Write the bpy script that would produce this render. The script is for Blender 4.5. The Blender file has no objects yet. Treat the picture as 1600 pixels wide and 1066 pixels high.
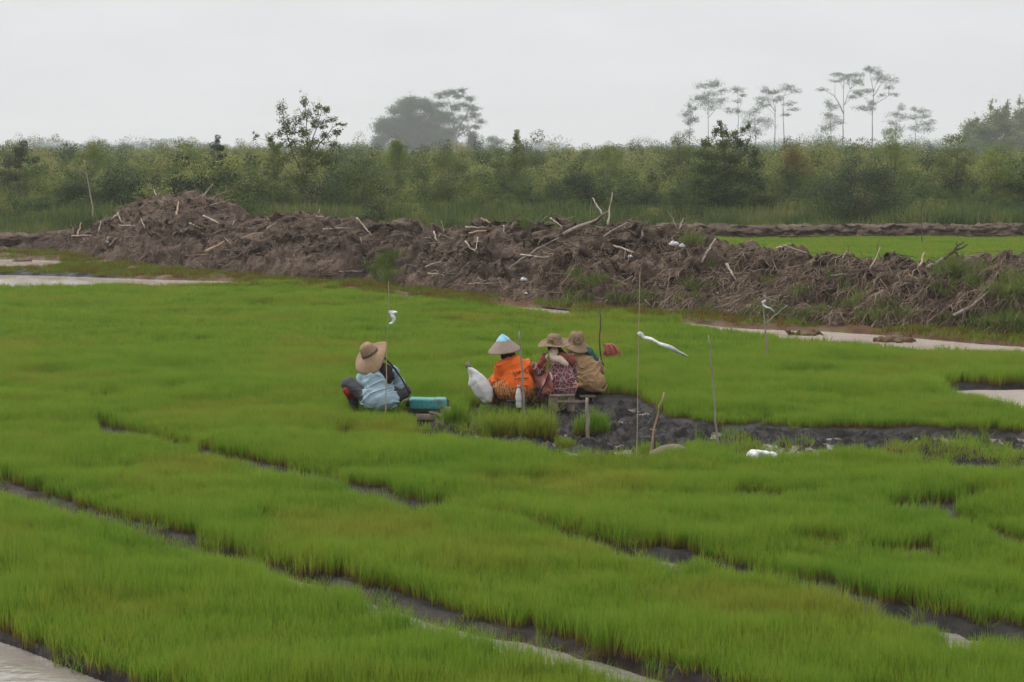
import bpy, math, random
import numpy as np

# ---------------------------------------------------------------- basics
random.seed(7)
rng = np.random.default_rng(7)
scene = bpy.context.scene
col = scene.collection
W0, H0, F = 1600.0, 1066.0, 2900.0          # photograph size, focal length in its pixels
CAM_H, HORIZON = 3.4, 240.0
TH = math.atan((H0 / 2 - HORIZON) / F)
CT, ST = math.cos(TH), math.sin(TH)


def ray(px, py):
    x = (np.asarray(px, float) - W0 / 2) / F
    y = (H0 / 2 - np.asarray(py, float)) / F
    return x, CT + y * ST, -ST + y * CT


def G(px, py, z=0.0):
    """ground point (at height z) seen at a photograph pixel"""
    dx, dy, dz = ray(px, py)
    t = (z - CAM_H) / dz
    return np.array([dx * t, dy * t, z + 0 * t])


def P(px, py, Y):
    """point at distance Y seen at a photograph pixel"""
    dx, dy, dz = ray(px, py)
    t = Y / dy
    return np.array([dx * t, Y + 0 * t, CAM_H + dz * t])


def proj(X, Y, Z):
    X, Y, Z = np.asarray(X, float), np.asarray(Y, float), np.asarray(Z, float) - CAM_H
    d = Y * CT - Z * ST
    u = Y * ST + Z * CT
    d = np.maximum(d, 0.05)
    return W0 / 2 + F * X / d, H0 / 2 - F * u / d


# ---------------------------------------------------------------- noise
def _h(ix, iy, iz, s):
    n = (ix.astype(np.int64) * 374761393 + iy.astype(np.int64) * 668265263 + iz.astype(np.int64) * 2147483647 + s * 974634541) & 0xFFFFFFFF
    n = ((n ^ (n >> 13)) * 1274126177) & 0xFFFFFFFF
    n = ((n ^ (n >> 16)) * 2246822519) & 0xFFFFFFFF
    return ((n ^ (n >> 15)) & 0xFFFFFF) / float(0xFFFFFF)


def vn(x, y, z=0.0, s=0):
    x, y, z = np.broadcast_arrays(np.asarray(x, float), np.asarray(y, float), np.asarray(z, float))
    x0, y0, z0 = np.floor(x), np.floor(y), np.floor(z)
    fx, fy, fz = x - x0, y - y0, z - z0
    fx, fy, fz = [f * f * f * (f * (f * 6 - 15) + 10) for f in (fx, fy, fz)]
    r = 0
    for a in (0, 1):
        for b in (0, 1):
            for c in (0, 1):
                w = (fx if a else 1 - fx) * (fy if b else 1 - fy) * (fz if c else 1 - fz)
                r = r + w * _h(x0 + a, y0 + b, z0 + c, s)
    return r * 2 - 1


def fbm(x, y, z=0.0, s=0, o=4, g=0.5):
    r, a, f = 0, 1.0, 1.0
    for i in range(o):
        r = r + a * vn(np.asarray(x) * f, np.asarray(y) * f, np.asarray(z) * f, s + i * 17)
        a *= g
        f *= 2.03
    return r


# ---------------------------------------------------------------- mesh helpers
class MB:
    """collects pieces of one mesh (vertices, faces, optional per-vertex 'tone')"""
    def __init__(self):
        self.v, self.q, self.t, self.a, self.n = [], [], [], [], 0

    def add(self, V, Q=None, T=None, tone=None):
        V = np.asarray(V, float).reshape(-1, 3)
        if Q is not None and len(Q):
            self.q.append(np.asarray(Q, np.int64).reshape(-1, 4) + self.n)
        if T is not None and len(T):
            self.t.append(np.asarray(T, np.int64).reshape(-1, 3) + self.n)
        self.v.append(V)
        self.a.append(np.broadcast_to(np.asarray(0.0 if tone is None else tone, float), (len(V),)))
        self.n += len(V)
        return self

    def mesh(self, name, mat, smooth=True, origin=(0, 0, 0)):
        V = (np.concatenate(self.v) if self.v else np.zeros((0, 3))) - np.asarray(origin, float)
        Q = np.concatenate(self.q) if self.q else np.zeros((0, 4), np.int64)
        T = np.concatenate(self.t) if self.t else np.zeros((0, 3), np.int64)
        me = bpy.data.meshes.new(name)
        me.vertices.add(len(V))
        me.vertices.foreach_set('co', V.astype(np.float32).ravel())
        nl = Q.size + T.size
        me.loops.add(nl)
        me.loops.foreach_set('vertex_index', np.concatenate([Q.ravel(), T.ravel()]).astype(np.int32))
        me.polygons.add(len(Q) + len(T))
        st = np.concatenate([np.arange(len(Q)) * 4, Q.size + np.arange(len(T)) * 3]).astype(np.int32)
        me.polygons.foreach_set('loop_start', st)
        me.polygons.foreach_set('use_smooth', np.full(len(st), smooth, bool))
        at = me.attributes.new('tone', 'FLOAT', 'POINT')
        at.data.foreach_set('value', np.concatenate(self.a).astype(np.float32) if self.a else np.zeros(0, np.float32))
        me.update(calc_edges=True)
        if mat:
            me.materials.append(mat)
        return me

    def build(self, name, mat, parent=None, smooth=True, loc=None):
        """links the collected pieces as ONE object; loc = where its origin goes (pieces are in world coordinates then)"""
        me = self.mesh(name, mat, smooth, (0, 0, 0) if loc is None else loc)
        o = bpy.data.objects.new(name, me)
        col.objects.link(o)
        if loc is not None:
            o.location = loc
        if parent is not None:
            o.parent = parent
            if loc is not None:
                o.location = np.asarray(loc) - np.asarray(parent.location)
        return o


def tag(o, label, cat, group=None, kind=None):
    o['label'] = label
    o['category'] = cat
    if group:
        o['group'] = group
    if kind:
        o['kind'] = kind
    return o


def empty(name, loc, label, cat, group=None):
    o = bpy.data.objects.new(name, None)
    col.objects.link(o)
    o.empty_display_size = 0.1
    o.location = loc
    return tag(o, label, cat, group)


def tube(pts, rad, n=7, jit=0.0, cap=True):
    pts = np.asarray(pts, float)
    m = len(pts)
    rad = np.broadcast_to(np.asarray(rad, float), (m,))
    tan = np.gradient(pts, axis=0)
    tan /= np.linalg.norm(tan, axis=1)[:, None] + 1e-9
    ref = np.array([0.31, 0.12, 0.94]) if abs(tan[0][2]) < 0.8 else np.array([0.95, 0.2, 0.1])
    V = []
    for i in range(m):
        u = np.cross(tan[i], ref)
        u /= np.linalg.norm(u) + 1e-9
        w = np.cross(tan[i], u)
        a = np.arange(n) * 2 * math.pi / n
        r = rad[i] * (1 + (jit * rng.uniform(-1, 1, n) if jit else 0))
        V.append(pts[i] + (np.cos(a) * r)[:, None] * u + (np.sin(a) * r)[:, None] * w)
    V = np.concatenate(V)
    Q = [(i * n + j, i * n + (j + 1) % n, (i + 1) * n + (j + 1) % n, (i + 1) * n + j) for i in range(m - 1) for j in range(n)]
    T = []
    if cap:
        c0, c1 = len(V), len(V) + 1
        V = np.concatenate([V, pts[:1], pts[-1:]])
        T = [(c0, (j + 1) % n, j) for j in range(n)] + [(c1, (m - 1) * n + j, (m - 1) * n + (j + 1) % n) for j in range(n)]
    return V, Q, T


def resample(pts, k):
    pts = np.asarray(pts, float)
    s = np.concatenate([[0], np.cumsum(np.linalg.norm(np.diff(pts, axis=0), axis=1))])
    t = np.linspace(0, s[-1], k)
    return np.stack([np.interp(t, s, pts[:, i]) for i in range(3)], 1)


def sweep(mb, pts, r0, r1, k=10, wob=0.0, n=7, jit=0.1, tone=0.0):
    p = resample(pts, k)
    if wob:
        p[1:-1] += rng.normal(0, wob, (k - 2, 3))
    mb.add(*tube(p, np.linspace(r0, r1, k), n, jit), tone=tone)


def box_v(c, s, R=None, bev=0.006):
    """bevelled box: centre c, size s, optional 3x3 rotation"""
    s = np.asarray(s, float) / 2
    b = min(bev, s.min() * 0.45)
    V, idx = [], {}
    for sx in (-1, 1):
        for sy in (-1, 1):
            for sz in (-1, 1):
                for ax in range(3):
                    p = np.array([sx, sy, sz]) * (s - b)
                    p[ax] = (sx, sy, sz)[ax] * s[ax]
                    idx[(sx, sy, sz, ax)] = len(V)
                    V.append(p)
    Q, T = [], []
    for ax in range(3):
        o = [i for i in range(3) if i != ax]
        for sg in (-1, 1):
            f = []
            for a, bb in ((-1, -1), (1, -1), (1, 1), (-1, 1)):
                k = [0, 0, 0]
                k[ax], k[o[0]], k[o[1]] = sg, a, bb
                f.append(idx[(*k, ax)])
            flip = (sg > 0) == (ax == 1)
            Q.append(f[::-1] if flip else f)
        for a in (-1, 1):
            for bb in (-1, 1):
                k0, k1 = [0, 0, 0], [0, 0, 0]
                k0[o[0]] = k1[o[0]] = a
                k0[o[1]] = k1[o[1]] = bb
                k0[ax], k1[ax] = -1, 1
                Q.append([idx[(*k0, o[0])], idx[(*k1, o[0])], idx[(*k1, o[1])], idx[(*k0, o[1])]])
    for sx in (-1, 1):
        for sy in (-1, 1):
            for sz in (-1, 1):
                T.append([idx[(sx, sy, sz, 0)], idx[(sx, sy, sz, 1)], idx[(sx, sy, sz, 2)]])
    V = np.array(V)
    if R is not None:
        V = V @ np.asarray(R).T
    return V + np.asarray(c, float), Q, T


def rotz(a):
    c, s = math.cos(a), math.sin(a)
    return np.array([[c, -s, 0], [s, c, 0], [0, 0, 1.0]])


def rotx(a):
    c, s = math.cos(a), math.sin(a)
    return np.array([[1.0, 0, 0], [0, c, -s], [0, s, c]])


def roty(a):
    c, s = math.cos(a), math.sin(a)
    return np.array([[c, 0, s], [0, 1.0, 0], [-s, 0, c]])


def frame_from(axis):
    a = np.asarray(axis, float)
    a = a / np.linalg.norm(a)
    u = np.cross([0, 1.0, 0.05], a)
    u /= np.linalg.norm(u)
    return np.stack([u, np.cross(a, u), a], 1)


def leaves(C, size, up=0.35, asp=0.45, rg=None, droop=0.0, nrm=None):
    """diamond leaves, slightly folded, at centres C"""
    rg = rg or rng
    C = np.asarray(C, float)
    n = len(C)
    d = rg.normal(0, 1, (n, 3))
    d[:, 2] = d[:, 2] * 0.6 - droop
    d /= np.linalg.norm(d, axis=1)[:, None]
    nr = rg.normal(0, 1, (n, 3))
    nr[:, 2] += up * 3
    if nrm is not None:
        nr = nr * 0.22 + nrm * 1.8
    s = np.cross(d, nr)
    s /= np.linalg.norm(s, axis=1)[:, None] + 1e-9
    L = (np.asarray(size) * rg.uniform(0.6, 1.3, n))[:, None]
    V = np.stack([C - d * L * 0.5, C + s * L * asp * 0.5, C + d * L * 0.5, C - s * L * asp * 0.5], 1).reshape(-1, 3)
    return V, np.arange(4 * n).reshape(n, 4)


def blades(R, h, w, lean, rg=None):
    """upright tapering grass blades, two segments each; tone = height 0..1 along the blade"""
    rg = rg or rng
    R = np.asarray(R, float)
    n = len(R)
    h = np.broadcast_to(h, (n,))
    w = np.broadcast_to(w, (n,))
    a = rg.uniform(0, 2 * math.pi, n)
    f = rg.uniform(0, 2 * math.pi, n)
    ld = np.stack([np.cos(a), np.sin(a), 0 * a], 1)
    sd = np.stack([np.cos(f), np.sin(f), 0 * f], 1)
    k = np.abs(rg.normal(0, 1, n)) * lean
    z = np.array([0, 0, 1.0])
    V, tn = [], []
    for t, ww in ((0, 0.75), (0.55, 1.0), (1.0, 0.12)):
        c = R + z * (h * t * (1 - 0.25 * k * t))[:, None] + ld * (h * k * t ** 1.8)[:, None]
        V += [c - sd * (w * ww / 2)[:, None], c + sd * (w * ww / 2)[:, None]]
        tn += [t, t]
    V = np.stack(V, 1).reshape(-1, 3)
    tn = np.tile(np.array(tn), n)
    b = np.arange(n)[:, None] * 6
    Q = np.concatenate([b + np.array([0, 1, 3, 2]), b + np.array([2, 3, 5, 4])])
    return V, Q, tn


# ---------------------------------------------------------------- implicit bodies
class SDF:
    """smooth union of tapered capsules and ellipsoids, polygonised by surface nets"""
    def __init__(self, lo, hi, h):
        self.lo, self.h = np.asarray(lo, float), h
        n = np.ceil((np.asarray(hi, float) - self.lo) / h).astype(int) + 1
        self.ax = [self.lo[i] + np.arange(n[i]) * h for i in range(3)]
        self.F = np.full(tuple(n), 0.25)

    def _sub(self, lo, hi):
        sl = []
        for i in range(3):
            a = max(0, int(math.floor((lo[i] - self.lo[i]) / self.h)))
            b = min(len(self.ax[i]), int(math.ceil((hi[i] - self.lo[i]) / self.h)) + 1)
            sl.append(slice(a, max(a + 1, b)))
        g = np.meshgrid(*[self.ax[i][sl[i]] for i in range(3)], indexing='ij')
        return tuple(sl), np.stack(g, -1)

    def _join(self, sl, d, k):
        a = self.F[sl]
        if k > 0:
            hh = np.maximum(k - np.abs(a - d), 0) / k
            self.F[sl] = np.minimum(a, d) - hh * hh * k * 0.25
        else:
            self.F[sl] = np.minimum(a, d)

    def cap(self, a, b, ra, rb=None, k=0.03):
        a, b = np.asarray(a, float), np.asarray(b, float)
        rb = ra if rb is None else rb
        m = max(ra, rb) + 2.2 * k + 0.03
        sl, p = self._sub(np.minimum(a, b) - m, np.maximum(a, b) + m)
        ab = b - a
        t = np.clip(((p - a) @ ab) / (ab @ ab + 1e-12), 0, 1)
        d = np.linalg.norm(p - a - t[..., None] * ab, axis=-1) - (ra + (rb - ra) * t)
        self._join(sl, d, k)
        return self

    def chain(self, pts, rad, k=0.03):
        for i in range(len(pts) - 1):
            self.cap(pts[i], pts[i + 1], rad[i], rad[i + 1], k)
        return self

    def ell(self, c, r, k=0.03, R=None):
        c, r = np.asarray(c, float), np.asarray(r, float)
        m = r.max() + 2.2 * k + 0.03
        sl, p = self._sub(c - m, c + m)
        q = p - c
        if R is not None:
            q = q @ np.asarray(R)
        k0 = np.linalg.norm(q / r, axis=-1)
        k1 = np.linalg.norm(q / (r * r), axis=-1)
        self._join(sl, k0 * (k0 - 1) / (k1 + 1e-9), k)
        return self

    def grid(self):
        return np.meshgrid(*self.ax, indexing='ij')

    def warp(self, amp, sc, s=0, st=(1, 1, 1)):
        X, Y, Z = self.grid()
        near = np.abs(self.F) < amp * 3 + 2 * self.h
        self.F[near] += amp * fbm(X[near] * sc * st[0], Y[near] * sc * st[1], Z[near] * sc * st[2], s, 2)
        return self

    def cut(self, n, d):
        """removes the side where n.p > d"""
        X, Y, Z = self.grid()
        self.F = np.maximum(self.F, n[0] * X + n[1] * Y + n[2] * Z - d)
        return self

    def nets(self):
        F = self.F
        F[0], F[-1], F[:, 0], F[:, -1], F[:, :, 0], F[:, :, -1] = 1, 1, 1, 1, 1, 1
        I = F < 0
        c = sum(I[a:a + F.shape[0] - 1, b:b + F.shape[1] - 1, e:e + F.shape[2] - 1].astype(np.int8) for a in (0, 1) for b in (0, 1) for e in (0, 1))
        act = (c > 0) & (c < 8)
        ijk = np.argwhere(act)
        S, N = np.zeros((len(ijk), 3)), np.zeros(len(ijk))
        corners = [(a, b, e) for a in (0, 1) for b in (0, 1) for e in (0, 1)]
        for x in corners:
            for ax in range(3):
                if x[ax]:
                    continue
                y = list(x)
                y[ax] = 1
                fa = F[tuple((ijk + x).T)]
                fb = F[tuple((ijk + y).T)]
                m = (fa < 0) != (fb < 0)
                t = fa / np.where(m, fa - fb, 1)
                p = np.repeat(np.array(x, float)[None], len(ijk), 0)
                p[:, ax] = t
                S += np.where(m[:, None], p, 0)
                N += m
        V = self.lo + (ijk + S / N[:, None]) * self.h
        ids = np.full(act.shape, -1)
        ids[act] = np.arange(len(ijk))
        Q = []
        for ax in range(3):
            s0, s1 = [slice(1, -1)] * 3, [slice(1, -1)] * 3
            s0[ax], s1[ax] = slice(0, -1), slice(1, None)
            a, b = I[tuple(s0)], I[tuple(s1)]
            e = np.argwhere(a != b)
            if not len(e):
                continue
            ins = a[tuple(e.T)]
            off = np.ones(3, int)
            off[ax] = 0
            e = e + off
            o1, o2 = (ax + 1) % 3, (ax + 2) % 3
            d1, d2 = np.zeros(3, int), np.zeros(3, int)
            d1[o1], d2[o2] = 1, 1
            q = np.stack([ids[tuple((e - d1 - d2).T)], ids[tuple((e - d2).T)], ids[tuple(e.T)], ids[tuple((e - d1).T)]], 1)
            q[~ins] = q[~ins][:, ::-1]
            Q.append(q)
        return V, np.concatenate(Q)


# ---------------------------------------------------------------- materials
class N:
    def __init__(self, mat):
        self.t = mat.node_tree
        self.t.nodes.clear()
        self.out = self.n('ShaderNodeOutputMaterial')

    def n(self, typ, ins=None, **kw):
        nd = self.t.nodes.new(typ)
        for k, v in kw.items():
            setattr(nd, k, v)
        for k, v in (ins or {}).items():
            s = nd.inputs[k]
            if hasattr(v, 'links') or isinstance(v, bpy.types.NodeSocket):
                self.t.links.new(v, s)
            else:
                s.default_value = v
        return nd

    def noise(self, vec, scale, detail=4, rough=0.55, dist=0.0):
        return self.n('ShaderNodeTexNoise', {'Vector': vec, 'Scale': scale, 'Detail': detail, 'Roughness': rough, 'Distortion': dist}).outputs['Fac']

    def ramp(self, fac, stops):
        r = self.n('ShaderNodeValToRGB', {'Fac': fac})
        e = r.color_ramp.elements
        while len(e) > 1:
            e.remove(e[-1])
        e[0].position, e[0].color = stops[0][0], (*stops[0][1], 1)
        for p, c in stops[1:]:
            x = e.new(p)
            x.color = (*c, 1)
        return r.outputs['Color']

    def mix(self, f, a, b, mode='MIX'):
        m = self.n('ShaderNodeMix', data_type='RGBA', blend_type=mode)
        for k, v in ((0, f), (6, a), (7, b)):
            if isinstance(v, bpy.types.NodeSocket):
                self.t.links.new(v, m.inputs[k])
            else:
                m.inputs[k].default_value = v if k == 0 else (*v, 1)
        return m.outputs[2]

    def math(self, op, a, b=0.0, clamp=False):
        m = self.n('ShaderNodeMath', operation=op, use_clamp=clamp)
        for k, v in ((0, a), (1, b)):
            if isinstance(v, bpy.types.NodeSocket):
                self.t.links.new(v, m.inputs[k])
            else:
                m.inputs[k].default_value = v
        return m.outputs[0]

    def done(self, sh):
        self.t.links.new(sh, self.out.inputs['Surface'])


def newmat(name):
    m = bpy.data.materials.new(name)
    m.use_nodes = True
    return m, N(m)


def pos_of(n):
    return n.n('ShaderNodeNewGeometry').outputs['Position']


def obj_of(n):
    return n.n('ShaderNodeTexCoord').outputs['Object']


def tone_of(n):
    return n.n('ShaderNodeAttribute', attribute_name='tone').outputs['Fac']


def simple(name, c1, c2, scale=8.0, rough=0.8, bump=0.3, bscale=None, detail=5, spec=0.3, extra=None):
    m, n = newmat(name)
    p = obj_of(n)
    f = n.noise(p, scale, detail)
    c = n.ramp(f, [(0.3, c1), (0.7, c2)])
    if extra:
        c = n.mix(n.math('MULTIPLY', n.ramp(n.noise(p, extra[1], 3), [(extra[2], (0, 0, 0)), (extra[2] + 0.12, (1, 1, 1))]), 0.8), c, extra[0])
    b = n.n('ShaderNodeBump', {'Height': n.noise(p, bscale or scale * 4, 5), 'Strength': bump, 'Distance': 0.02})
    n.done(n.n('ShaderNodeBsdfPrincipled', {'Base Color': c, 'Roughness': rough, 'Specular IOR Level': spec, 'Normal': b.outputs[0]}).outputs[0])
    return m


def leafy(name, stops, trans=0.3, scale=0.35, rand=0.25, root=None, tip=None, yellow=None, gloss=0.08, blade=0.0):
    """leaf material: colour wanders over the world position and from plant to plant"""
    m, n = newmat(name)
    p = pos_of(n)
    f = n.math('ADD', n.noise(p, scale, 4, 0.6), n.math('MULTIPLY', n.math('SUBTRACT', n.n('ShaderNodeObjectInfo').outputs['Random'], 0.5), rand))
    if blade:
        f = n.math('ADD', f, n.math('MULTIPLY', n.math('SUBTRACT', n.noise(p, 45.0, 1), 0.5), blade))
    c = n.ramp(f, stops)
    if yellow:
        c = n.mix(n.ramp(n.noise(p, yellow[1], 3, 0.5), [(yellow[2], (0, 0, 0)), (yellow[2] + 0.18, (0.8, 0.8, 0.8))]), c, yellow[0])
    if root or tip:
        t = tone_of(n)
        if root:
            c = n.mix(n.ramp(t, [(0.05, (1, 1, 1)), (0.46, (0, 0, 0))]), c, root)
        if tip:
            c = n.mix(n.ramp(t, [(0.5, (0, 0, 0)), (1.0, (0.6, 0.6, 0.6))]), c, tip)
    d = n.n('ShaderNodeBsdfPrincipled', {'Base Color': c, 'Roughness': 0.55, 'Specular IOR Level': gloss})
    tr = n.n('ShaderNodeBsdfTranslucent', {'Color': c})
    n.done(n.n('ShaderNodeMixShader', {0: trans, 1: d.outputs[0], 2: tr.outputs[0]}).outputs[0])
    return m


M = {}
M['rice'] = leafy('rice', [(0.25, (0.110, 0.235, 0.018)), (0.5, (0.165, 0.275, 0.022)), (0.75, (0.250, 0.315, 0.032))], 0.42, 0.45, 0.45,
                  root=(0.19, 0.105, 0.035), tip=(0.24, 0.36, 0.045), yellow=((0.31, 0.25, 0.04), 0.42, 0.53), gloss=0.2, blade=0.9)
M['rice_dark'] = leafy('rice_dark', [(0.3, (0.10, 0.21, 0.018)), (0.7, (0.17, 0.29, 0.025))], 0.35, 1.2, 0.3, root=(0.16, 0.12, 0.04), tip=(0.15, 0.28, 0.03))
M['marsh'] = leafy('marsh', [(0.3, (0.17, 0.10, 0.025)), (0.5, (0.15, 0.16, 0.025)), (0.7, (0.15, 0.22, 0.03))], 0.3, 0.6, 0.4)
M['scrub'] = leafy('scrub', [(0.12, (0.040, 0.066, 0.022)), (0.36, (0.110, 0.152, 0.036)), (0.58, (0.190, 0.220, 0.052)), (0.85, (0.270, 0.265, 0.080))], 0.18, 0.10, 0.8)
M['scrub_shaded'] = leafy('scrub_shaded', [(0.2, (0.017, 0.030, 0.013)), (0.5, (0.052, 0.077, 0.024)), (0.8, (0.115, 0.145, 0.038))], 0.18, 0.15, 0.6)  # darker copy of scrub: shade between the bushes put into the leaf colour
M['tallgrass'] = leafy('tallgrass', [(0.3, (0.066, 0.104, 0.033)), (0.55, (0.130, 0.174, 0.050)), (0.8, (0.25, 0.22, 0.085))], 0.25, 0.25, 0.35)
M['weed'] = leafy('weed', [(0.3, (0.085, 0.125, 0.03)), (0.7, (0.17, 0.21, 0.055))], 0.3, 0.9, 0.3)
M['leaf_mid'] = leafy('leaf_mid', [(0.3, (0.065, 0.095, 0.028)), (0.7, (0.135, 0.165, 0.042))], 0.28, 0.6, 0.2)
M['leaf_mid2'] = leafy('leaf_mid2', [(0.3, (0.055, 0.085, 0.028)), (0.7, (0.120, 0.150, 0.042))], 0.22, 0.6, 0.2)
M['leaf_light'] = leafy('leaf_light', [(0.3, (0.11, 0.17, 0.034)), (0.7, (0.21, 0.25, 0.055))], 0.3, 0.7, 0.2)
M['leaf_dark'] = leafy('leaf_dark', [(0.3, (0.024, 0.040, 0.020)), (0.7, (0.055, 0.075, 0.028))], 0.2, 0.6, 0.2)
M['bamboo_leaf'] = leafy('bamboo_leaf', [(0.3, (0.14, 0.19, 0.055)), (0.7, (0.26, 0.29, 0.10))], 0.35, 0.15, 0.2)
M['leaf_far'] = leafy('leaf_far', [(0.3, (0.030, 0.080, 0.030)), (0.7, (0.062, 0.140, 0.045))], 0.25, 0.12, 0.2)
M['leaf_rust'] = leafy('leaf_rust', [(0.3, (0.15, 0.07, 0.025)), (0.7, (0.13, 0.13, 0.035))], 0.25, 0.8, 0.2)
M['bark'] = simple('bark', (0.07, 0.055, 0.042), (0.14, 0.115, 0.09), 3, 0.9, 0.5)
M['bark_pale'] = simple('bark_pale', (0.24, 0.21, 0.17), (0.36, 0.32, 0.26), 3, 0.9, 0.4)
M['wood_grey'] = simple('wood_grey', (0.17, 0.14, 0.115), (0.33, 0.29, 0.25), 6, 0.9, 0.5)
M['wood_pale'] = simple('wood_pale', (0.22, 0.18, 0.14), (0.44, 0.385, 0.32), 6, 0.85, 0.4)
M['wood_dark'] = simple('wood_dark', (0.055, 0.043, 0.035), (0.12, 0.095, 0.075), 6, 0.9, 0.5)
M['wood_tan'] = simple('wood_tan', (0.24, 0.165, 0.10), (0.38, 0.28, 0.18), 7, 0.85, 0.4)
M['plank'] = simple('plank', (0.11, 0.085, 0.07), (0.21, 0.165, 0.135), 9, 0.85, 0.4)
M['cane'] = simple('cane', (0.30, 0.235, 0.15), (0.43, 0.34, 0.23), 12, 0.6, 0.2)
M['straw_dead'] = leafy('straw_dead', [(0.3, (0.11, 0.08, 0.058)), (0.5, (0.215, 0.16, 0.115)), (0.75, (0.38, 0.30, 0.225))], 0.1, 0.8, 0.5, gloss=0.1)
M['white_plastic'] = simple('white_plastic', (0.46, 0.465, 0.47), (0.70, 0.70, 0.70), 13, 0.5, 0.7, 24, spec=0.4)
M['sack'] = simple('sack', (0.56, 0.55, 0.55), (0.74, 0.73, 0.73), 5, 0.7, 0.35, 60, extra=((0.33, 0.25, 0.20), 7, 0.60))
M['sack_grey'] = simple('sack_grey', (0.12, 0.095, 0.07), (0.19, 0.155, 0.12), 6, 0.8, 0.3)
M['teal'] = simple('teal', (0.035, 0.215, 0.22), (0.075, 0.31, 0.30), 6, 0.5, 0.3, 20, spec=0.35, extra=((0.11, 0.10, 0.085), 9, 0.54))
M['black'] = simple('black', (0.012, 0.011, 0.012), (0.03, 0.027, 0.027), 8, 0.75, 0.2)
M['red_string'] = leafy('red_string', [(0.3, (0.42, 0.09, 0.075)), (0.7, (0.60, 0.24, 0.19))], 0.2, 14, 0.1)
M['yellow_string'] = leafy('yellow_string', [(0.3, (0.14, 0.15, 0.04)), (0.7, (0.34, 0.28, 0.09))], 0.2, 14, 0.1)
M['bottle'] = simple('bottle', (0.42, 0.43, 0.40), (0.55, 0.56, 0.54), 14, 0.18, 0.1, spec=0.6)
M['cap_blue'] = simple('cap_blue', (0.10, 0.35, 0.70), (0.16, 0.45, 0.80), 9, 0.5, 0.1)
M['clod'] = simple('clod', (0.045, 0.036, 0.030), (0.10, 0.082, 0.068), 6, 0.85, 0.6, 20)

# mud / soil of the ground, wetness by height
m, n = newmat('ground')
p = pos_of(n)
t = tone_of(n)            # 0 dark paddy mud .. 1 rusty margin .. 2 scrub floor
f1 = n.noise(p, 3.2, 6, 0.62)
dark = n.ramp(f1, [(0.3, (0.006, 0.005, 0.0045)), (0.55, (0.015, 0.0125, 0.011)), (0.78, (0.052, 0.044, 0.038))])
rust = n.ramp(n.noise(p, 1.7, 6, 0.65), [(0.3, (0.040, 0.022, 0.012)), (0.5, (0.085, 0.042, 0.019)), (0.7, (0.085, 0.078, 0.024))])
floor_c = n.ramp(n.noise(p, 0.5, 5), [(0.3, (0.045, 0.050, 0.022)), (0.7, (0.085, 0.090, 0.035))])
c = n.mix(n.math('MULTIPLY', t, 1.0, True), dark, rust)
c = n.mix(n.math('SUBTRACT', t, 1.0, True), c, floor_c)
wet = n.noise(p, 2.3, 3)
b = n.n('ShaderNodeBump', {'Height': n.noise(p, 22, 6, 0.7), 'Strength': 0.6, 'Distance': 0.03})
n.done(n.n('ShaderNodeBsdfPrincipled', {'Base Color': c, 'Roughness': n.ramp(wet, [(0.4, (0.40,) * 3), (0.6, (0.85,) * 3)]), 'Specular IOR Level': 0.2, 'Normal': b.outputs[0]}).outputs[0])
M['ground'] = m

for nm_, c1_, c2_ in (('water', (0.17, 0.152, 0.135), (0.30, 0.27, 0.245)), ('silt_water', (0.44, 0.375, 0.34), (0.60, 0.53, 0.49))):
    m, n = newmat(nm_)
    p = pos_of(n)
    b = n.n('ShaderNodeBump', {'Height': n.noise(p, 7, 5), 'Strength': 0.45 if nm_ == 'water' else 0.12, 'Distance': 0.03})
    n.done(n.n('ShaderNodeBsdfPrincipled', {'Base Color': n.ramp(n.noise(p, 0.8, 4), [(0.3, c1_), (0.7, c2_)]), 'Roughness': 0.06, 'Specular IOR Level': 1.0, 'IOR': 1.8 if nm_ == 'water' else 1.4, 'Normal': b.outputs[0]}).outputs[0])
    M[nm_] = m

m, n = newmat('heap_soil')
p = pos_of(n)
st = n.n('ShaderNodeMapping', {'Vector': p, 'Scale': (1.0, 1.0, 0.35)}).outputs[0]
f1 = n.noise(p, 0.9, 8, 0.68, 0.4)
f2 = n.noise(st, 9.0, 8, 0.8, 0.6)
c = n.ramp(f1, [(0.26, (0.040, 0.028, 0.022)), (0.46, (0.112, 0.079, 0.060)), (0.64, (0.195, 0.140, 0.106)), (0.8, (0.295, 0.217, 0.16))])
c = n.mix(0.75, c, n.ramp(f2, [(0.25, (0.3, 0.29, 0.28)), (0.5, (0.8, 0.8, 0.8)), (0.68, (1.5, 1.45, 1.4))]), 'MULTIPLY')
b = n.n('ShaderNodeBump', {'Height': n.noise(p, 12, 8, 0.75), 'Strength': 0.9, 'Distance': 0.10})
n.done(n.n('ShaderNodeBsdfPrincipled', {'Base Color': c, 'Roughness': 0.9, 'Specular IOR Level': 0.2, 'Normal': b.outputs[0]}).outputs[0])
M['heap'] = m


def cloth(name, c1, c2, scale=5, rough=0.85, bump=0.4):
    return simple(name, c1, c2, scale, rough, bump, 14, 4, 0.2)


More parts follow.
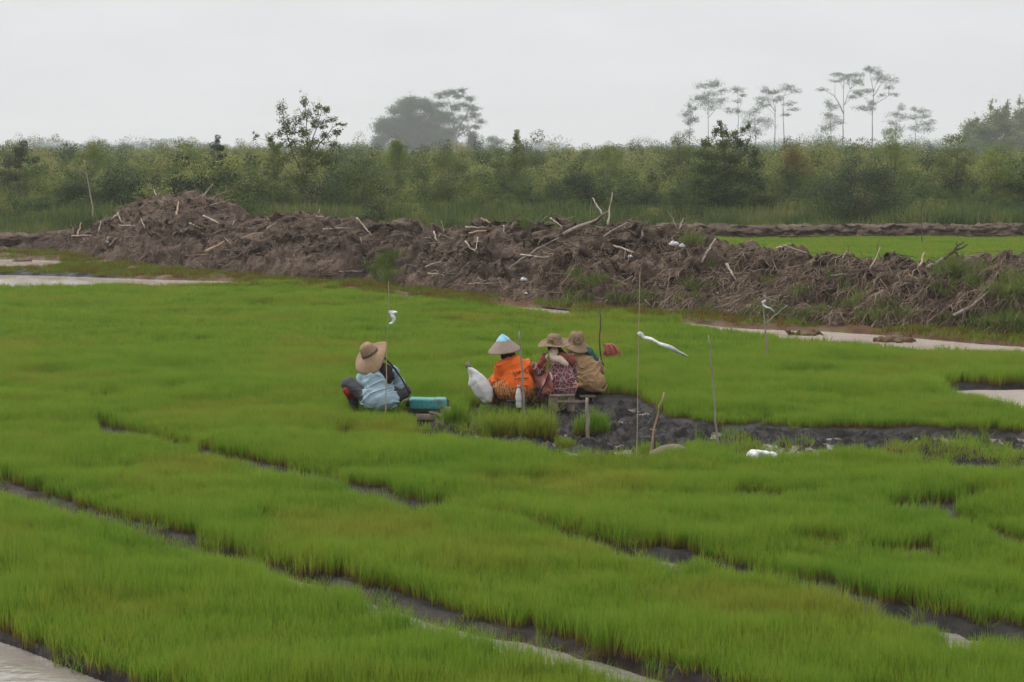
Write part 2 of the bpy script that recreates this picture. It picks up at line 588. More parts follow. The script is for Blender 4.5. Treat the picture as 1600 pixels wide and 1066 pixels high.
M['skin'] = None
m, n = newmat('skin')
c = n.mix(tone_of(n), (0.30, 0.165, 0.10), (0.03, 0.02, 0.018))
n.done(n.n('ShaderNodeBsdfPrincipled', {'Base Color': c, 'Roughness': 0.55, 'Specular IOR Level': 0.35}).outputs[0])
M['skin'] = m
M['blue_shirt'] = cloth('blue_shirt', (0.25, 0.35, 0.42), (0.34, 0.45, 0.52))
M['grey_trouser'] = cloth('grey_trouser', (0.045, 0.047, 0.052), (0.07, 0.072, 0.078))
M['black_scarf'] = cloth('black_scarf', (0.014, 0.008, 0.010), (0.030, 0.018, 0.020))
M['red_cloth'] = cloth('red_cloth', (0.26, 0.03, 0.025), (0.38, 0.055, 0.045))
M['tan_shirt'] = cloth('tan_shirt', (0.27, 0.165, 0.085), (0.36, 0.235, 0.125))
M['green_scarf'] = cloth('green_scarf', (0.015, 0.06, 0.05), (0.03, 0.10, 0.08))
M['pink_cloth'] = cloth('pink_cloth', (0.40, 0.19, 0.155), (0.50, 0.26, 0.21))
M['cream_cloth'] = cloth('cream_cloth', (0.50, 0.40, 0.30), (0.60, 0.49, 0.38))
M['white_cloth'] = cloth('white_cloth', (0.55, 0.57, 0.56), (0.68, 0.69, 0.68))

m, n = newmat('orange_shirt')
p = obj_of(n)
c = n.ramp(n.noise(p, 5, 4), [(0.3, (0.66, 0.105, 0.014)), (0.7, (0.80, 0.17, 0.025))])
c = n.mix(tone_of(n), c, (0.05, 0.022, 0.02))      # dark print on the back
b = n.n('ShaderNodeBump', {'Height': n.noise(p, 14, 5), 'Strength': 0.4, 'Distance': 0.02})
n.done(n.n('ShaderNodeBsdfPrincipled', {'Base Color': c, 'Roughness': 0.8, 'Specular IOR Level': 0.2, 'Normal': b.outputs[0]}).outputs[0])
M['orange_shirt'] = m


def batik(name, base, light, dark, s1, s2):
    m, n = newmat(name)
    p = obj_of(n)
    w = n.n('ShaderNodeTexNoise', {'Vector': p, 'Scale': 6.0, 'Detail': 2.0})
    q = n.n('ShaderNodeVectorMath', {0: p, 1: n.n('ShaderNodeVectorMath', {0: w.outputs['Color'], 'Scale': 0.10}, operation='SCALE').outputs[0]}, operation='ADD').outputs[0]
    v = n.n('ShaderNodeTexVoronoi', {'Vector': q, 'Scale': s1}, feature='DISTANCE_TO_EDGE').outputs['Distance']
    lines = n.ramp(v, [(0.035, (1, 1, 1)), (0.075, (0, 0, 0))])
    v2 = n.n('ShaderNodeTexWave', {'Vector': q, 'Scale': s2, 'Distortion': 6.0, 'Detail': 2.0}).outputs['Fac']
    c = n.mix(n.ramp(v2, [(0.55, (0, 0, 0)), (0.62, (1, 1, 1))]), base, dark)
    c = n.mix(n.math('MULTIPLY', lines, 0.75), c, light)
    n.done(n.n('ShaderNodeBsdfPrincipled', {'Base Color': c, 'Roughness': 0.85, 'Specular IOR Level': 0.2}).outputs[0])
    return m


M['batik'] = batik('batik', (0.17, 0.075, 0.085), (0.42, 0.33, 0.33), (0.12, 0.028, 0.036), 17, 9)
M['sarong'] = batik('sarong', (0.40, 0.125, 0.035), (0.30, 0.22, 0.10), (0.14, 0.05, 0.025), 15, 9)
M['maroon'] = cloth('maroon', (0.16, 0.035, 0.03), (0.24, 0.06, 0.045))


def strawmat(name, c1, c2, sc=55):
    m, n = newmat(name)
    p = obj_of(n)
    w = n.n('ShaderNodeTexWave', {'Vector': p, 'Scale': sc, 'Distortion': 2.0, 'Detail': 3.0}, wave_type='RINGS', rings_direction='Z').outputs['Fac']
    c = n.ramp(n.math('ADD', n.math('MULTIPLY', w, 0.4), n.math('MULTIPLY', n.noise(p, 14, 5, 0.7), 0.7)), [(0.3, c1), (0.75, c2)])
    b = n.n('ShaderNodeBump', {'Height': w, 'Strength': 0.4, 'Distance': 0.006})
    n.done(n.n('ShaderNodeBsdfPrincipled', {'Base Color': c, 'Roughness': 0.8, 'Specular IOR Level': 0.2, 'Normal': b.outputs[0]}).outputs[0])
    return m


M['straw_a'] = strawmat('straw_a', (0.20, 0.125, 0.078), (0.35, 0.24, 0.155))
M['straw_b'] = strawmat('straw_b', (0.12, 0.08, 0.048), (0.26, 0.185, 0.115), 40)
M['straw_cone'] = strawmat('straw_cone', (0.20, 0.15, 0.125), (0.32, 0.25, 0.21), 60)
M['hatcloth'] = simple('hatcloth', (0.16, 0.42, 0.62), (0.36, 0.62, 0.76), 12, 0.5, 0.3)

# ---------------------------------------------------------------- plan of the field (drawn as strips over the photograph, then used on the ground)
def lerp(x, tab, k):
    tab = np.asarray(tab, float)
    return np.interp(x, tab[:, 0], tab[:, k])


GP = 0.057      # seedlings stand about 0.22 m tall and hide that much ground behind them


def strip(tab, soft=False):
    """(x, far line y, how much ground shows below it) -> far line and near line with the hidden part added"""
    tab = np.asarray(tab, float)
    far, near = tab[:, 1], tab[:, 1] + tab[:, 2]
    near = near + GP * (near - HORIZON)
    return np.stack([tab[:, 0], far, near], 1)


CH1 = strip([(-300, 690, 0), (-60, 737, 1), (0, 752, 4), (100, 783, 4), (180, 805, 5), (260, 832, -2), (360, 862, -3), (430, 880, 4), (500, 898, 4), (560, 915, 4), (640, 942, 5), (700, 960, 9),
             (760, 975, 13), (850, 990, 12), (950, 1018, 14), (1020, 1038, 26), (1120, 1066, 22), (1250, 1100, 20), (1500, 1170, 20)])
CH2 = strip([(146, 661, -12), (156, 664, 1), (200, 676, -4), (300, 700, -6), (400, 722, -7), (500, 745, -3), (560, 760, 0), (640, 782, 1), (700, 795, -11), (800, 815, -13), (900, 838, -10), (980, 852, 2),
             (1050, 861, 2), (1080, 868, -6), (1180, 892, -13), (1300, 920, -5), (1350, 935, 0), (1430, 955, 3), (1520, 975, 2), (1590, 985, -4), (1800, 1030, -4)])
CH3 = strip([(1460, 806, -28), (1500, 818, -18), (1560, 838, -15), (1620, 856, -15), (1800, 905, -15)])
MUD = strip([(636, 646, -20), (650, 646, 16), (700, 648, 26), (745, 640, 44), (830, 632, 64), (860, 628, 76), (900, 624, 82), (935, 618, 86), (965, 616, 90), (1000, 620, 88), (1030, 640, 68), (1045, 652, 40), (1060, 655, 34),
             (1120, 660, 30), (1180, 664, 38), (1240, 668, 33), (1300, 668, 22), (1400, 666, 40), (1500, 670, 46), (1600, 668, 48), (1800, 672, 50)])
WAT = [strip([(-400, 400, 10), (0, 400, 10), (60, 401, 9), (92, 403, 2), (100, 404, -9)]),
       strip([(-400, 422, 18), (0, 424, 17), (60, 425, 17), (130, 427, 14), (240, 431, 8), (330, 433, 4), (365, 434, 1), (380, 434, -9)]),
       strip([(765, 471, -12), (778, 472, 2), (850, 475, 5), (893, 478, 5), (905, 479, -12)]),
       strip([(1040, 494, -12), (1066, 496, 2), (1130, 503, 5), (1180, 506, 6), (1230, 508, 13), (1290, 510, 13), (1370, 515, 13), (1450, 522, 12), (1550, 530, 11), (1700, 541, 10), (2000, 560, 10)]),
       strip([(1462, 600, -20), (1480, 600, 2), (1530, 598, 12), (1560, 598, 24), (1600, 598, 30), (1700, 598, 40), (2000, 600, 50)]),
       strip([(-400, 900, 300), (-100, 955, 300), (0, 985, 200), (40, 997, 160), (90, 1018, 130), (150, 1042, 110), (220, 1066, 90), (330, 1100, 60)])]


def inside(u, v, tab):
    """>0 inside a strip: pixels from its nearer border"""
    far, near = lerp(u, tab, 1), lerp(u, tab, 2)
    d = np.minimum(v - far, near - v)
    return np.where((u < tab[0][0]) | (u > tab[-1][0]), -50, d)


BASE = np.array([(-200, 392), (60, 394), (100, 397), (180, 410), (250, 420), (330, 426), (450, 437), (560, 441), (640, 450), (760, 466), (850, 473), (900, 478), (1050, 490), (1200, 502), (1300, 508), (1400, 513), (1500, 519), (1600, 527), (1750, 536), (2100, 560)], float)
TOP = np.array([(40, 392), (75, 377), (110, 366), (140, 362), (165, 350), (190, 340), (215, 318), (240, 307), (262, 308), (285, 303), (305, 304), (330, 316), (350, 334), (375, 340), (420, 340), (455, 334), (480, 336), (520, 341), (560, 346), (600, 345),
                (640, 348), (675, 358), (700, 362), (725, 354), (755, 347), (790, 345), (830, 351), (870, 352), (900, 352), (950, 351), (990, 353), (1050, 358), (1085, 364), (1110, 373), (1150, 384), (1200, 392), (1240, 399), (1290, 406), (1330, 409), (1375, 404),
                (1400, 400), (1440, 403), (1490, 402), (1520, 405), (1560, 407), (1620, 410), (1800, 418), (2100, 430)], float)
HOLES = [(1448, 792, 62, 15), (1400, 800, 30, 9), (1540, 780, 70, 7), (1480, 757, 55, 5), (1220, 775, 80, 5), (740, 690, 20, 8), (1170, 770, 30, 4), (160, 905, 60, 5), (420, 815, 22, 6), (1010, 560, 60, 3), (860, 520, 60, 3), (1300, 905, 70, 4), (220, 500, 60, 2), (90, 690, 50, 5)]

# ---------------------------------------------------------------- ground
ys = np.concatenate([[-60, -20, 0, 6, 9], 10 * np.exp(np.arange(0, 0.62, 0.0042)), 10 * np.exp(np.arange(0.622, 0.92, 0.0014)), 10 * np.exp(np.arange(0.922, 2.35, 0.0046)), 106 * np.exp(np.linspace(0.03, math.log(2600 / 106), 26))])
us = np.concatenate([[-9, -5, -3, -2, -1.4, -1.15], np.linspace(-1, 1, 520), [1.15, 1.4, 2, 3, 5, 9]])
YY, UU = np.meshgrid(ys, us, indexing='ij')
XX = UU * (0.31 * np.maximum(YY, 9) + 0.6)


def ground_z(X, Y):
    X, Y = np.asarray(X, float), np.asarray(Y, float)
    u, v = proj(X, np.maximum(Y, 5), 0 * X)
    ok = (Y > 7) & (Y < 90)
    z = 0.012 * fbm(X * 1.1, Y * 1.1, 0, 3, 3)
    for tab in (CH1, CH2, CH3):
        k = np.clip(inside(u, v, tab) / 7.0, 0, 1)
        z = z + k * (-0.084 - (0.05 * np.clip((u - 560) / 150, 0, 1) if tab is CH1 else 0) + 0.055 * fbm(X * 3.8, Y * 3.8, 0, 11, 4))
    k = np.clip(inside(u, v, MUD) / 9.0, 0, 1)
    z = z + k * (-0.085 + 0.045 * fbm(X * 2.3, Y * 1.6, 0, 21, 3) + 0.085 * np.abs(fbm(X * 5.5, Y * 4.5, 0, 5, 4, 0.6)) + 0.030 * np.abs(fbm(X * 13, Y * 10, 0, 6, 3, 0.6)) - 0.018)
    for hx, hy, rx, ry in ((955, 704, 60, 12), (1200, 704, 70, 10), (870, 705, 40, 8), (1290, 690, 60, 8), (1480, 730, 60, 10)):
        z = z - 0.036 * np.clip(1.3 - ((u - hx) / rx) ** 2 - ((v - hy) / ry) ** 2, 0, 1)
    for i, tab in enumerate(WAT):
        k = np.clip(inside(u, v, tab) / (2.0 if i < 4 else 3.5), 0, 1)
        z = z + k * (-0.17 + 0.05 * fbm(X * 1.5, Y * 1.5, 0, 31 + i, 3))
    wk = 0
    for tab in WAT[:4]:
        wk = np.maximum(wk, np.clip(inside(u, v, tab) / 1.5 + .6, 0, 1))
    bl = lerp(u, BASE, 1)
    mg = (1 - wk) * np.clip((v - bl + 3) / 4, 0, 1) * np.clip((bl + 34 - v) / 10, 0, 1)
    z = z + mg * 0.05 * fbm(X * 2.2, Y * 2.2, 0, 44, 4)
    return np.where(ok, np.maximum(z, -0.24), 0.0)


ZZ = ground_z(XX, YY)
u_, v_ = proj(XX, np.maximum(YY, 5), 0 * XX)
bl_ = lerp(u_, BASE, 1)
marg = np.clip((bl_ + 26 + 8 * fbm(XX, YY, 0, 9, 2) - v_) / 9, 0, 1)
marg = np.maximum(marg, np.clip(inside(u_, v_, CH1) / 4, 0, 1) * 0.30)
tone_g = np.where(YY > 72, 2.0, np.where((YY > 20), marg, np.clip(inside(u_, v_, CH1) / 4, 0, 1) * 0.3))
nu, nv_ = len(us), len(ys)
ii = (np.arange(nv_ - 1)[:, None] * nu + np.arange(nu - 1)[None]).ravel()
gm = MB().add(np.stack([XX, YY, ZZ], -1).reshape(-1, 3), np.stack([ii, ii + 1, ii + nu + 1, ii + nu], 1), tone=tone_g.ravel())
tag(gm.build('ground', M['ground']), 'dark wet paddy mud and far scrubland floor reaching the horizon', 'ground', kind='structure')

for y0_, y1_, z_, nm_, mt_, lab_ in ((9, 25.3, -0.080, 'water', 'water', 'still muddy water standing in the paths between the seedling beds'), (25.3, 68, -0.092, 'ditch_water', 'silt_water', 'pale silty water in the ditch and pools along the foot of the soil heap')):
    wys = np.linspace(y0_, y1_, 20)
    wv = np.concatenate([np.stack([np.array([-1, 1]) * (0.34 * y + 2), [y, y], [z_, z_]], 1) for y in wys])
    tag(MB().add(wv, [(2 * i, 2 * i + 1, 2 * i + 3, 2 * i + 2) for i in range(19)]).build(nm_, M[mt_]), lab_, 'water', kind='structure')

# ---------------------------------------------------------------- scatter by geometry nodes (for what nobody could count)
def scatter(name, pts, scl, rot, idx, variants, label, cat):
    me = bpy.data.meshes.new(name)
    me.vertices.add(len(pts))
    me.vertices.foreach_set('co', np.asarray(pts, np.float32).ravel())
    for nm, typ, dat, fld in (('scl', 'FLOAT_VECTOR', scl, 'vector'), ('rot', 'FLOAT_VECTOR', rot, 'vector')):
        a = me.attributes.new(nm, typ, 'POINT')
        a.data.foreach_set(fld, np.asarray(dat, np.float32).ravel())
    a = me.attributes.new('idx', 'INT', 'POINT')
    a.data.foreach_set('value', np.asarray(idx, np.int32))
    o = bpy.data.objects.new(name, me)
    col.objects.link(o)
    t = bpy.data.node_groups.new(name, 'GeometryNodeTree')
    t.interface.new_socket('Geometry', in_out='INPUT', socket_type='NodeSocketGeometry')
    t.interface.new_socket('Geometry', in_out='OUTPUT', socket_type='NodeSocketGeometry')
    nd, lk = t.nodes.new, t.links.new
    gi, go = nd('NodeGroupInput'), nd('NodeGroupOutput')
    ip = nd('GeometryNodeInstanceOnPoints')
    jn = nd('GeometryNodeJoinGeometry')
    for vme in reversed(variants):
        src = bpy.data.objects.new(vme.name, vme)          # source geometry, not linked to the scene
        oi = nd('GeometryNodeObjectInfo')
        oi.inputs['Object'].default_value = src
        gt = nd('GeometryNodeGeometryToInstance')
        lk(oi.outputs['Geometry'], gt.inputs[0])
        lk(gt.outputs[0], jn.inputs[0])

    def named(nm, typ):
        x = nd('GeometryNodeInputNamedAttribute')
        x.data_type = typ
        x.inputs['Name'].default_value = nm
        return x.outputs['Attribute']
    lk(gi.outputs[0], ip.inputs['Points'])
    lk(jn.outputs[0], ip.inputs['Instance'])
    ip.inputs['Pick Instance'].default_value = True
    lk(named('idx', 'INT'), ip.inputs['Instance Index'])
    er = nd('FunctionNodeEulerToRotation')
    lk(named('rot', 'FLOAT_VECTOR'), er.inputs[0])
    lk(er.outputs[0], ip.inputs['Rotation'])
    lk(named('scl', 'FLOAT_VECTOR'), ip.inputs['Scale'])
    lk(ip.outputs[0], go.inputs[0])
    md = o.modifiers.new('scatter', 'NODES')
    md.node_group = t
    return tag(o, label, cat, kind='stuff')


# ---------------------------------------------------------------- rice seedlings
def clump(name, nb, r, h, w, lean, mat, seed):
    rg = np.random.default_rng(seed)
    a, q = rg.uniform(0, 2 * math.pi, nb), r * np.sqrt(rg.uniform(0, 1, nb))
    R = np.stack([np.cos(a) * q, np.sin(a) * q, 0 * a], 1)
    V, Q, tn = blades(R, h * rg.uniform(0.72, 1.12, nb), w * rg.uniform(0.7, 1.3, nb), lean, rg)
    return MB().add(V, Q, tone=tn).mesh(name, mat)


def jitter_grid(y0, y1, step, half):
    out = []
    y = y0
    while y < y1:
        hw = half * y + 0.5
        x = np.arange(-hw, hw, step)
        out.append(np.stack([x + rng.uniform(-0.5, 0.5, len(x)) * step, y + rng.uniform(-0.5, 0.5, len(x)) * step], 1))
        y += step
    return np.concatenate(out)


RICE_TOP = np.array([(-600, 444), (0, 443), (120, 441), (240, 438), (380, 434), (450, 436), (560, 449), (640, 459), (760, 474), (900, 484), (1060, 500), (1180, 511), (1300, 527), (1400, 536), (1600, 549), (2100, 575)], float)
OBST = []   # (x, y, r) spots kept free of seedlings


def rice_points(y0, y1, step):
    p = jitter_grid(y0, y1, step, 0.305)
    X, Y = p[:, 0], p[:, 1]
    X = X + 0.05 * vn(X * 2, Y * 2, 0, 8)
    u, v = proj(X, Y, 0 * X)
    wob = 3.0 * vn(X * 3.1, Y * 3.1, 0, 77) + 2.5 * vn(X * 8, Y * 8, 0, 78)
    d = np.full(len(X), -99.0)
    for tab in (CH1, CH2, CH3, MUD):
        wob = wob + (3.5 * vn(X * 2.2, Y * 2.2, 0, 83) - 1 if tab is MUD else 0)
        d = np.maximum(d, inside(u, v, tab) + (wob + 4.5 * vn(X * 1.4, Y * 1.4, 0, 79) + 1.0) * np.clip((v - 560) / 200, 0.3, 1.5))
    for tab in WAT:
        d = np.maximum(d, inside(u, v, tab) + 0.5 * wob)
    keep = d < 0
    ragged = (vn(X * 1.3, Y * 1.3, 0, 52) * 8)
    keep &= v > lerp(u, RICE_TOP, 1) + 12 + 0.5 * ragged
    for (hx, hy, rx, ry) in HOLES:
        keep &= ((u - hx) / rx) ** 2 + ((v - hy - 6) / ry) ** 2 + 0.5 * vn(X * 2.5, Y * 2.5, 0, 61) > 1
    for (ox, oy, r) in OBST:
        keep &= (X - ox) ** 2 + (Y - oy) ** 2 > r * r
    # thin, watery places
    thin = np.zeros(len(X))
    for (hx, hy, rx, ry) in ((400, 482, 90, 6), (1010, 495, 120, 8), (1250, 590, 60, 6)):
        thin = np.maximum(thin, 1 - ((u - hx) / rx) ** 2 - ((v - hy) / ry) ** 2)
    keep &= rng.uniform(0, 1, len(X)) > np.clip(thin, 0, 1) * 0.85
    keep &= vn(X * 0.9, Y * 0.9, 0, 91) + 0.5 * vn(X * 4, Y * 4, 0, 92) < 0.98
    X, Y, u, v, d = X[keep], Y[keep], u[keep], v[keep], d[keep]
    hs = 0.98 + 0.13 * vn(X * 0.45, Y * 0.5, 0, 101) + 0.17 * np.tanh(3.5 * vn(X * 0.7, Y * 1.2, 0, 102)) + 0.10 * np.tanh(3 * vn(X * 1.7, Y * 3.0, 0, 103)) + 0.06 * vn(X * 5, Y * 6, 0, 105)
    hs = hs - 0.12 * np.clip((v - 520) / -120, 0, 1)
    hs = hs * (1 - 0.22 * np.clip(1 + d / 12, 0, 1) * (0.5 + 0.5 * vn(X * 5, Y * 5, 0, 104)))
    hs = np.clip(hs * np.where(rng.uniform(0, 1, len(X)) < 0.04, rng.uniform(0.6, 1.3, len(X)), 1), 0.5, 1.5)
    return X, Y, hs


for (px, py, r) in ((590, 640, 0.34), (566, 640, 0.3), (615, 640, 0.22), (805, 638, 0.36), (778, 634, 0.26), (872, 638, 0.36), (850, 640, 0.3), (915, 626, 0.36), (672, 648, 0.40), (690, 660, 0.26), (650, 650, 0.3), (752, 640, 0.22), (1188, 727, 0.10), (1045, 718, 0.18), (840, 640, 0.3), (905, 640, 0.3)):
    g = G(px, py)
    OBST.append((g[0], g[1], r))

near = rice_points(10.2, 31, 0.080)
far = rice_points(31, 62, 0.150)
vs = [clump('seedling_clump', 40, 0.076, 0.215, 0.0042, 0.24, M['rice'], 100 + i) for i in range(5)] + \
     [clump('seedling_clump', 44, 0.14, 0.205, 0.0085, 0.22, M['rice'], 120 + i) for i in range(4)]
X = np.concatenate([near[0], far[0]])
Y = np.concatenate([near[1], far[1]])
S = np.concatenate([near[2], far[2]])
k = len(X)
idx = np.concatenate([rng.integers(0, 5, len(near[0])), rng.integers(5, 9, len(far[0]))])
Z = ground_z(X, Y)
rot = np.stack([rng.normal(0, 0.06, k), rng.normal(0, 0.06, k), rng.uniform(0, 6.28, k)], 1)
scl = np.stack([np.ones(k), np.ones(k), S * rng.uniform(0.88, 1.12, k)], 1)
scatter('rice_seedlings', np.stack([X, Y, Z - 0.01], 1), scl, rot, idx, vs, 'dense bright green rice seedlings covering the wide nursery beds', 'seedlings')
print('rice clumps', k)

# stray seedlings left standing in the mud and along the paths
Xs, Ys, Ss = [], [], []
q = jitter_grid(11, 33, 0.105, 0.3)
u, v = proj(q[:, 0], q[:, 1], 0 * q[:, 0])
dm = inside(u, v, MUD)
kp = (dm > 0) & (vn(q[:, 0] * 1.1, q[:, 1] * 1.1, 0, 201) + 0.6 * vn(q[:, 0] * 4, q[:, 1] * 4, 0, 202) > 0.46 - 0.42 * (u > 640) * (u < 970) * (v < 655) - 0.15 * (u < 940) - 0.36 * (v > 704) * (u > 1000) - 0.3 * (u > 1330)) & ~((u > 930) & (u < 1030) & (v < 725))
dc = np.maximum(np.maximum(inside(u, v, CH1), inside(u, v, CH2)), inside(u, v, WAT[5]))
kp |= (dc > 0) & (dc < 14) & (rng.uniform(0, 1, len(u)) < np.where(dc < 8, 0.30, 0.12))
for (ox, oy, r) in OBST:
    kp &= (q[:, 0] - ox) ** 2 + (q[:, 1] - oy) ** 2 > r * r
q = q[kp]
k = len(q)
sv = [clump('stray_clump', 18, 0.06, 0.20, 0.0048, 0.32, M['rice'], 140 + i) for i in range(4)]
scatter('stray_seedlings', np.stack([q[:, 0], q[:, 1], ground_z(q[:, 0], q[:, 1]) - 0.01], 1), np.stack([np.ones(k), np.ones(k), rng.uniform(0.4, 1.05, k)], 1),
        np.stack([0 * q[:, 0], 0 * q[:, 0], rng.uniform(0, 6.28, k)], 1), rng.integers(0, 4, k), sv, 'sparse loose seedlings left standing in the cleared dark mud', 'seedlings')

# ochre marsh grass on the margin at the foot of the heap
q = jitter_grid(30, 66, 0.17, 0.31)
u, v = proj(q[:, 0], q[:, 1], 0 * q[:, 0])
b = lerp(u, BASE, 1)
kp = (v > b - 2) & (v < b + np.where(u < 600, 40, 34)) & (vn(q[:, 0] * 0.8, q[:, 1] * 0.8, 0, 211) + 0.5 * vn(q[:, 0] * 3, q[:, 1] * 3, 0, 212) > -0.42)
for tab in WAT:
    kp &= inside(u, v, tab) < 0.5
q = q[kp]
k = len(q)
mv = [clump('marsh_clump', 34, 0.16, 0.13, 0.013, 0.5, M['marsh'], 150 + i) for i in range(4)]
scatter('marsh_grass', np.stack([q[:, 0], q[:, 1], ground_z(q[:, 0], q[:, 1]) - 0.01], 1), np.stack([np.ones(k), np.ones(k), rng.uniform(0.4, 1.3, k)], 1),
        np.stack([0 * q[:, 0], 0 * q[:, 0], rng.uniform(0, 6.28, k)], 1), rng.integers(0, 4, k), mv, 'short ochre and rusty marsh grass along the foot of the soil heap', 'grass')

# blocks of seedlings left standing beside the workers: countable, one object each
BL = [(712, 664, .16, .11, 'dark narrow block of seedlings beside the teal can'), (776, 676, .24, .14, 'broad block of seedlings in the mud below the white sack'),
      (838, 679, .22, .15, 'tall block of seedlings in the mud below the leaning water bottle'), (884, 690, .12, .09, 'small ragged tuft of seedlings right of the tall block in the mud'),
      (926, 673, .21, .12, 'neat rounded block of seedlings behind the short stub post'), (1012, 700, .13, .08, 'thin tuft of seedlings at the foot of the crossed sticks')]
for i, (px, py, rx, ry, lab) in enumerate(BL):
    g = G(px, py)
    rg = np.random.default_rng(300 + i)
    nb = int(9000 * rx * ry * 3.2)
    a, qq = rg.uniform(0, 6.28, nb), np.sqrt(rg.uniform(0, 1, nb))
    R = np.stack([np.cos(a) * qq * rx * (1 + .22 * np.sin(3 * a + i)), np.sin(a) * qq * ry * (1 + .15 * np.cos(2 * a)), 0 * a - 0.02], 1)
    hh = (0.36, 0.35, 0.37, 0.22, 0.31, 0.24)[i] * (1 - 0.25 * qq ** 3) * rg.uniform(0.65, 1.1, nb) * (1 + .22 * vn(R[:, 0] * 9, R[:, 1] * 9, 0, 310 + i))
    V, Q, tn = blades(R, hh, 0.0055, 0.26, rg)
    V[:, :2] *= (1 + 0.35 * np.clip(V[:, 2:3], 0, 1))
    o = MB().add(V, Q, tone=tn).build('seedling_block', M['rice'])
    o.location = (g[0], g[1], float(ground_z(g[0], g[1])))
    tag(o, lab, 'seedlings', 'uprooted seedling blocks around the workers')

# ---------------------------------------------------------------- the long spoil heap
ND = np.array([0.70, 0.714])                     # direction across the heap, away from the camera
sx = np.linspace(-60, 2000, 1100)
bp = G(sx, lerp(sx, BASE, 1))
Bx, By = bp[0], bp[1]
WID = 2.7
Rx, Ry = Bx + WID * ND[0], By + WID * ND[1]
ru, _ = proj(Rx, Ry, 0 * Rx)
zr = P(ru, lerp(ru, TOP, 1), Ry)[2]
zr = np.maximum(zr, 0.02)
tt = np.concatenate([np.linspace(-0.12, 1, 92), np.linspace(1.03, 2.1, 34)])
prof = np.where(tt < 1, np.clip(tt, 0, 1) ** 0.78, np.clip(1 - (tt - 1) ** 1.5, 0, 1))
prof = np.where(tt < 0.12, prof * np.clip(tt / 0.12, 0, 1) ** 0.4, prof)
TTm, _s = np.meshgrid(tt, sx)
HX = Bx[:, None] + TTm * WID * ND[0]
HY = By[:, None] + TTm * WID * ND[1]
HZ = zr[:, None] * prof[None] - 0.06
env = np.clip(np.sin(np.clip(TTm / 2.0, 0, 1) * math.pi), 0, 1) ** 0.5 * np.clip(zr[:, None] / 0.8, 0.15, 1.3)
big = fbm(HX * 0.75, HY * 0.75, 0, 401, 3)
clod = np.abs(fbm(HX * 1.9, HY * 1.9, HZ * 1.2, 402, 4, 0.6))
fine = fbm(HX * 4.5, HY * 4.5, HZ * 4.5, 403, 4, 0.65)
mid_t = np.clip(1 - np.abs(TTm - 1) * 1.2, 0, 1)
HZ = HZ + env * (0.20 * big * (1 - 0.6 * mid_t) + (0.44 - 0.20 * mid_t) * (clod - 0.38) * (1 - 0.35 * mid_t) + (0.17 - 0.11 * mid_t) * fine)
push = env * (0.30 * fbm(HX * 1.3, HY * 1.3, HZ * 1.3, 405, 4, 0.6) + 0.1 * fbm(HX * 5, HY * 5, HZ * 5, 407, 2))
HX = HX - push * ND[0]
HY = HY - push * ND[1]
nt = len(tt)
ii = (np.arange(len(sx) - 1)[:, None] * nt + np.arange(nt - 1)[None]).ravel()
heapV = np.stack([HX, HY, HZ], -1).reshape(-1, 3)
heap = MB().add(heapV, np.stack([ii, ii + nt, ii + nt + 1, ii + 1], 1)).build('spoil_heap', M['heap'])
tag(heap, 'long brown heap of bulldozed soil and roots crossing behind the seedling field', 'soil heap')
hu, hv = proj(heapV[:, 0], heapV[:, 1], heapV[:, 2])
front = np.tile(tt <= 1.02, len(sx))
hfu, hfv, hfY = hu[front], hv[front], heapV[front][:, 1]


def heapY(px, py):
    d = (hfu - px) ** 2 + ((hfv - py) * 1.0) ** 2
    m = d < 30
    if m.any():
        return float(hfY[m].min())
    return float(hfY[np.argmin(d)])


# dead straw and hanging roots over the heap, uncountable
ns = 80000
ri = rng.integers(0, len(sx), ns)
ci = rng.integers(4, 104, ns)
base = np.stack([HX[ri, ci], HY[ri, ci], HZ[ri, ci]], 1)
su, sv_ = proj(base[:, 0], base[:, 1], base[:, 2])
dens = 0.30 + 0.5 * vn(base[:, 0] * 0.7, base[:, 1] * 0.7, 0, 421) + 0.35 * (su > 1000) + 0.15
kp = (rng.uniform(0, 1, ns) < dens) & (HZ[ri, ci] > 0.03) & (zr[ri] > 0.12)
base, su = base[kp], su[kp]
ns = len(base)
L = rng.uniform(0.08, 0.36, ns) * (1 + 0.6 * (su > 1050))
ang = rng.normal(0, 0.8, ns)
down = np.stack([-ND[0] * np.cos(ang) - ND[1] * np.sin(ang), -ND[1] * np.cos(ang) + ND[0] * np.sin(ang), rng.normal(-0.75, 0.45, ns)], 1)
down /= np.linalg.norm(down, axis=1)[:, None]
out = np.array([-ND[0], -ND[1], 0.7]) * 0.05
w = rng.uniform(0.006, 0.016, ns)[:, None]
sd = np.cross(down, rng.normal(0, 1, (ns, 3)))
sd /= np.linalg.norm(sd, axis=1)[:, None]
a0, a1, a2 = base + out * 0.4, base + down * L[:, None] * 0.5 + out * 1.6, base + down * L[:, None] + out * rng.uniform(-0.5, 1.6, ns)[:, None]
V = np.stack([a0 - sd * w / 2, a0 + sd * w / 2, a1 - sd * w / 2, a1 + sd * w / 2, a2 - sd * w / 5, a2 + sd * w / 5], 1).reshape(-1, 3)
b6 = np.arange(ns)[:, None] * 6
o = MB().add(V, np.concatenate([b6 + np.array([0, 1, 3, 2]), b6 + np.array([2, 3, 5, 4])])).build('dead_straw', M['straw_dead'])
tag(o, 'dry straw and hanging root fibres tangled all over the soil heap', 'dead straw', kind='stuff')

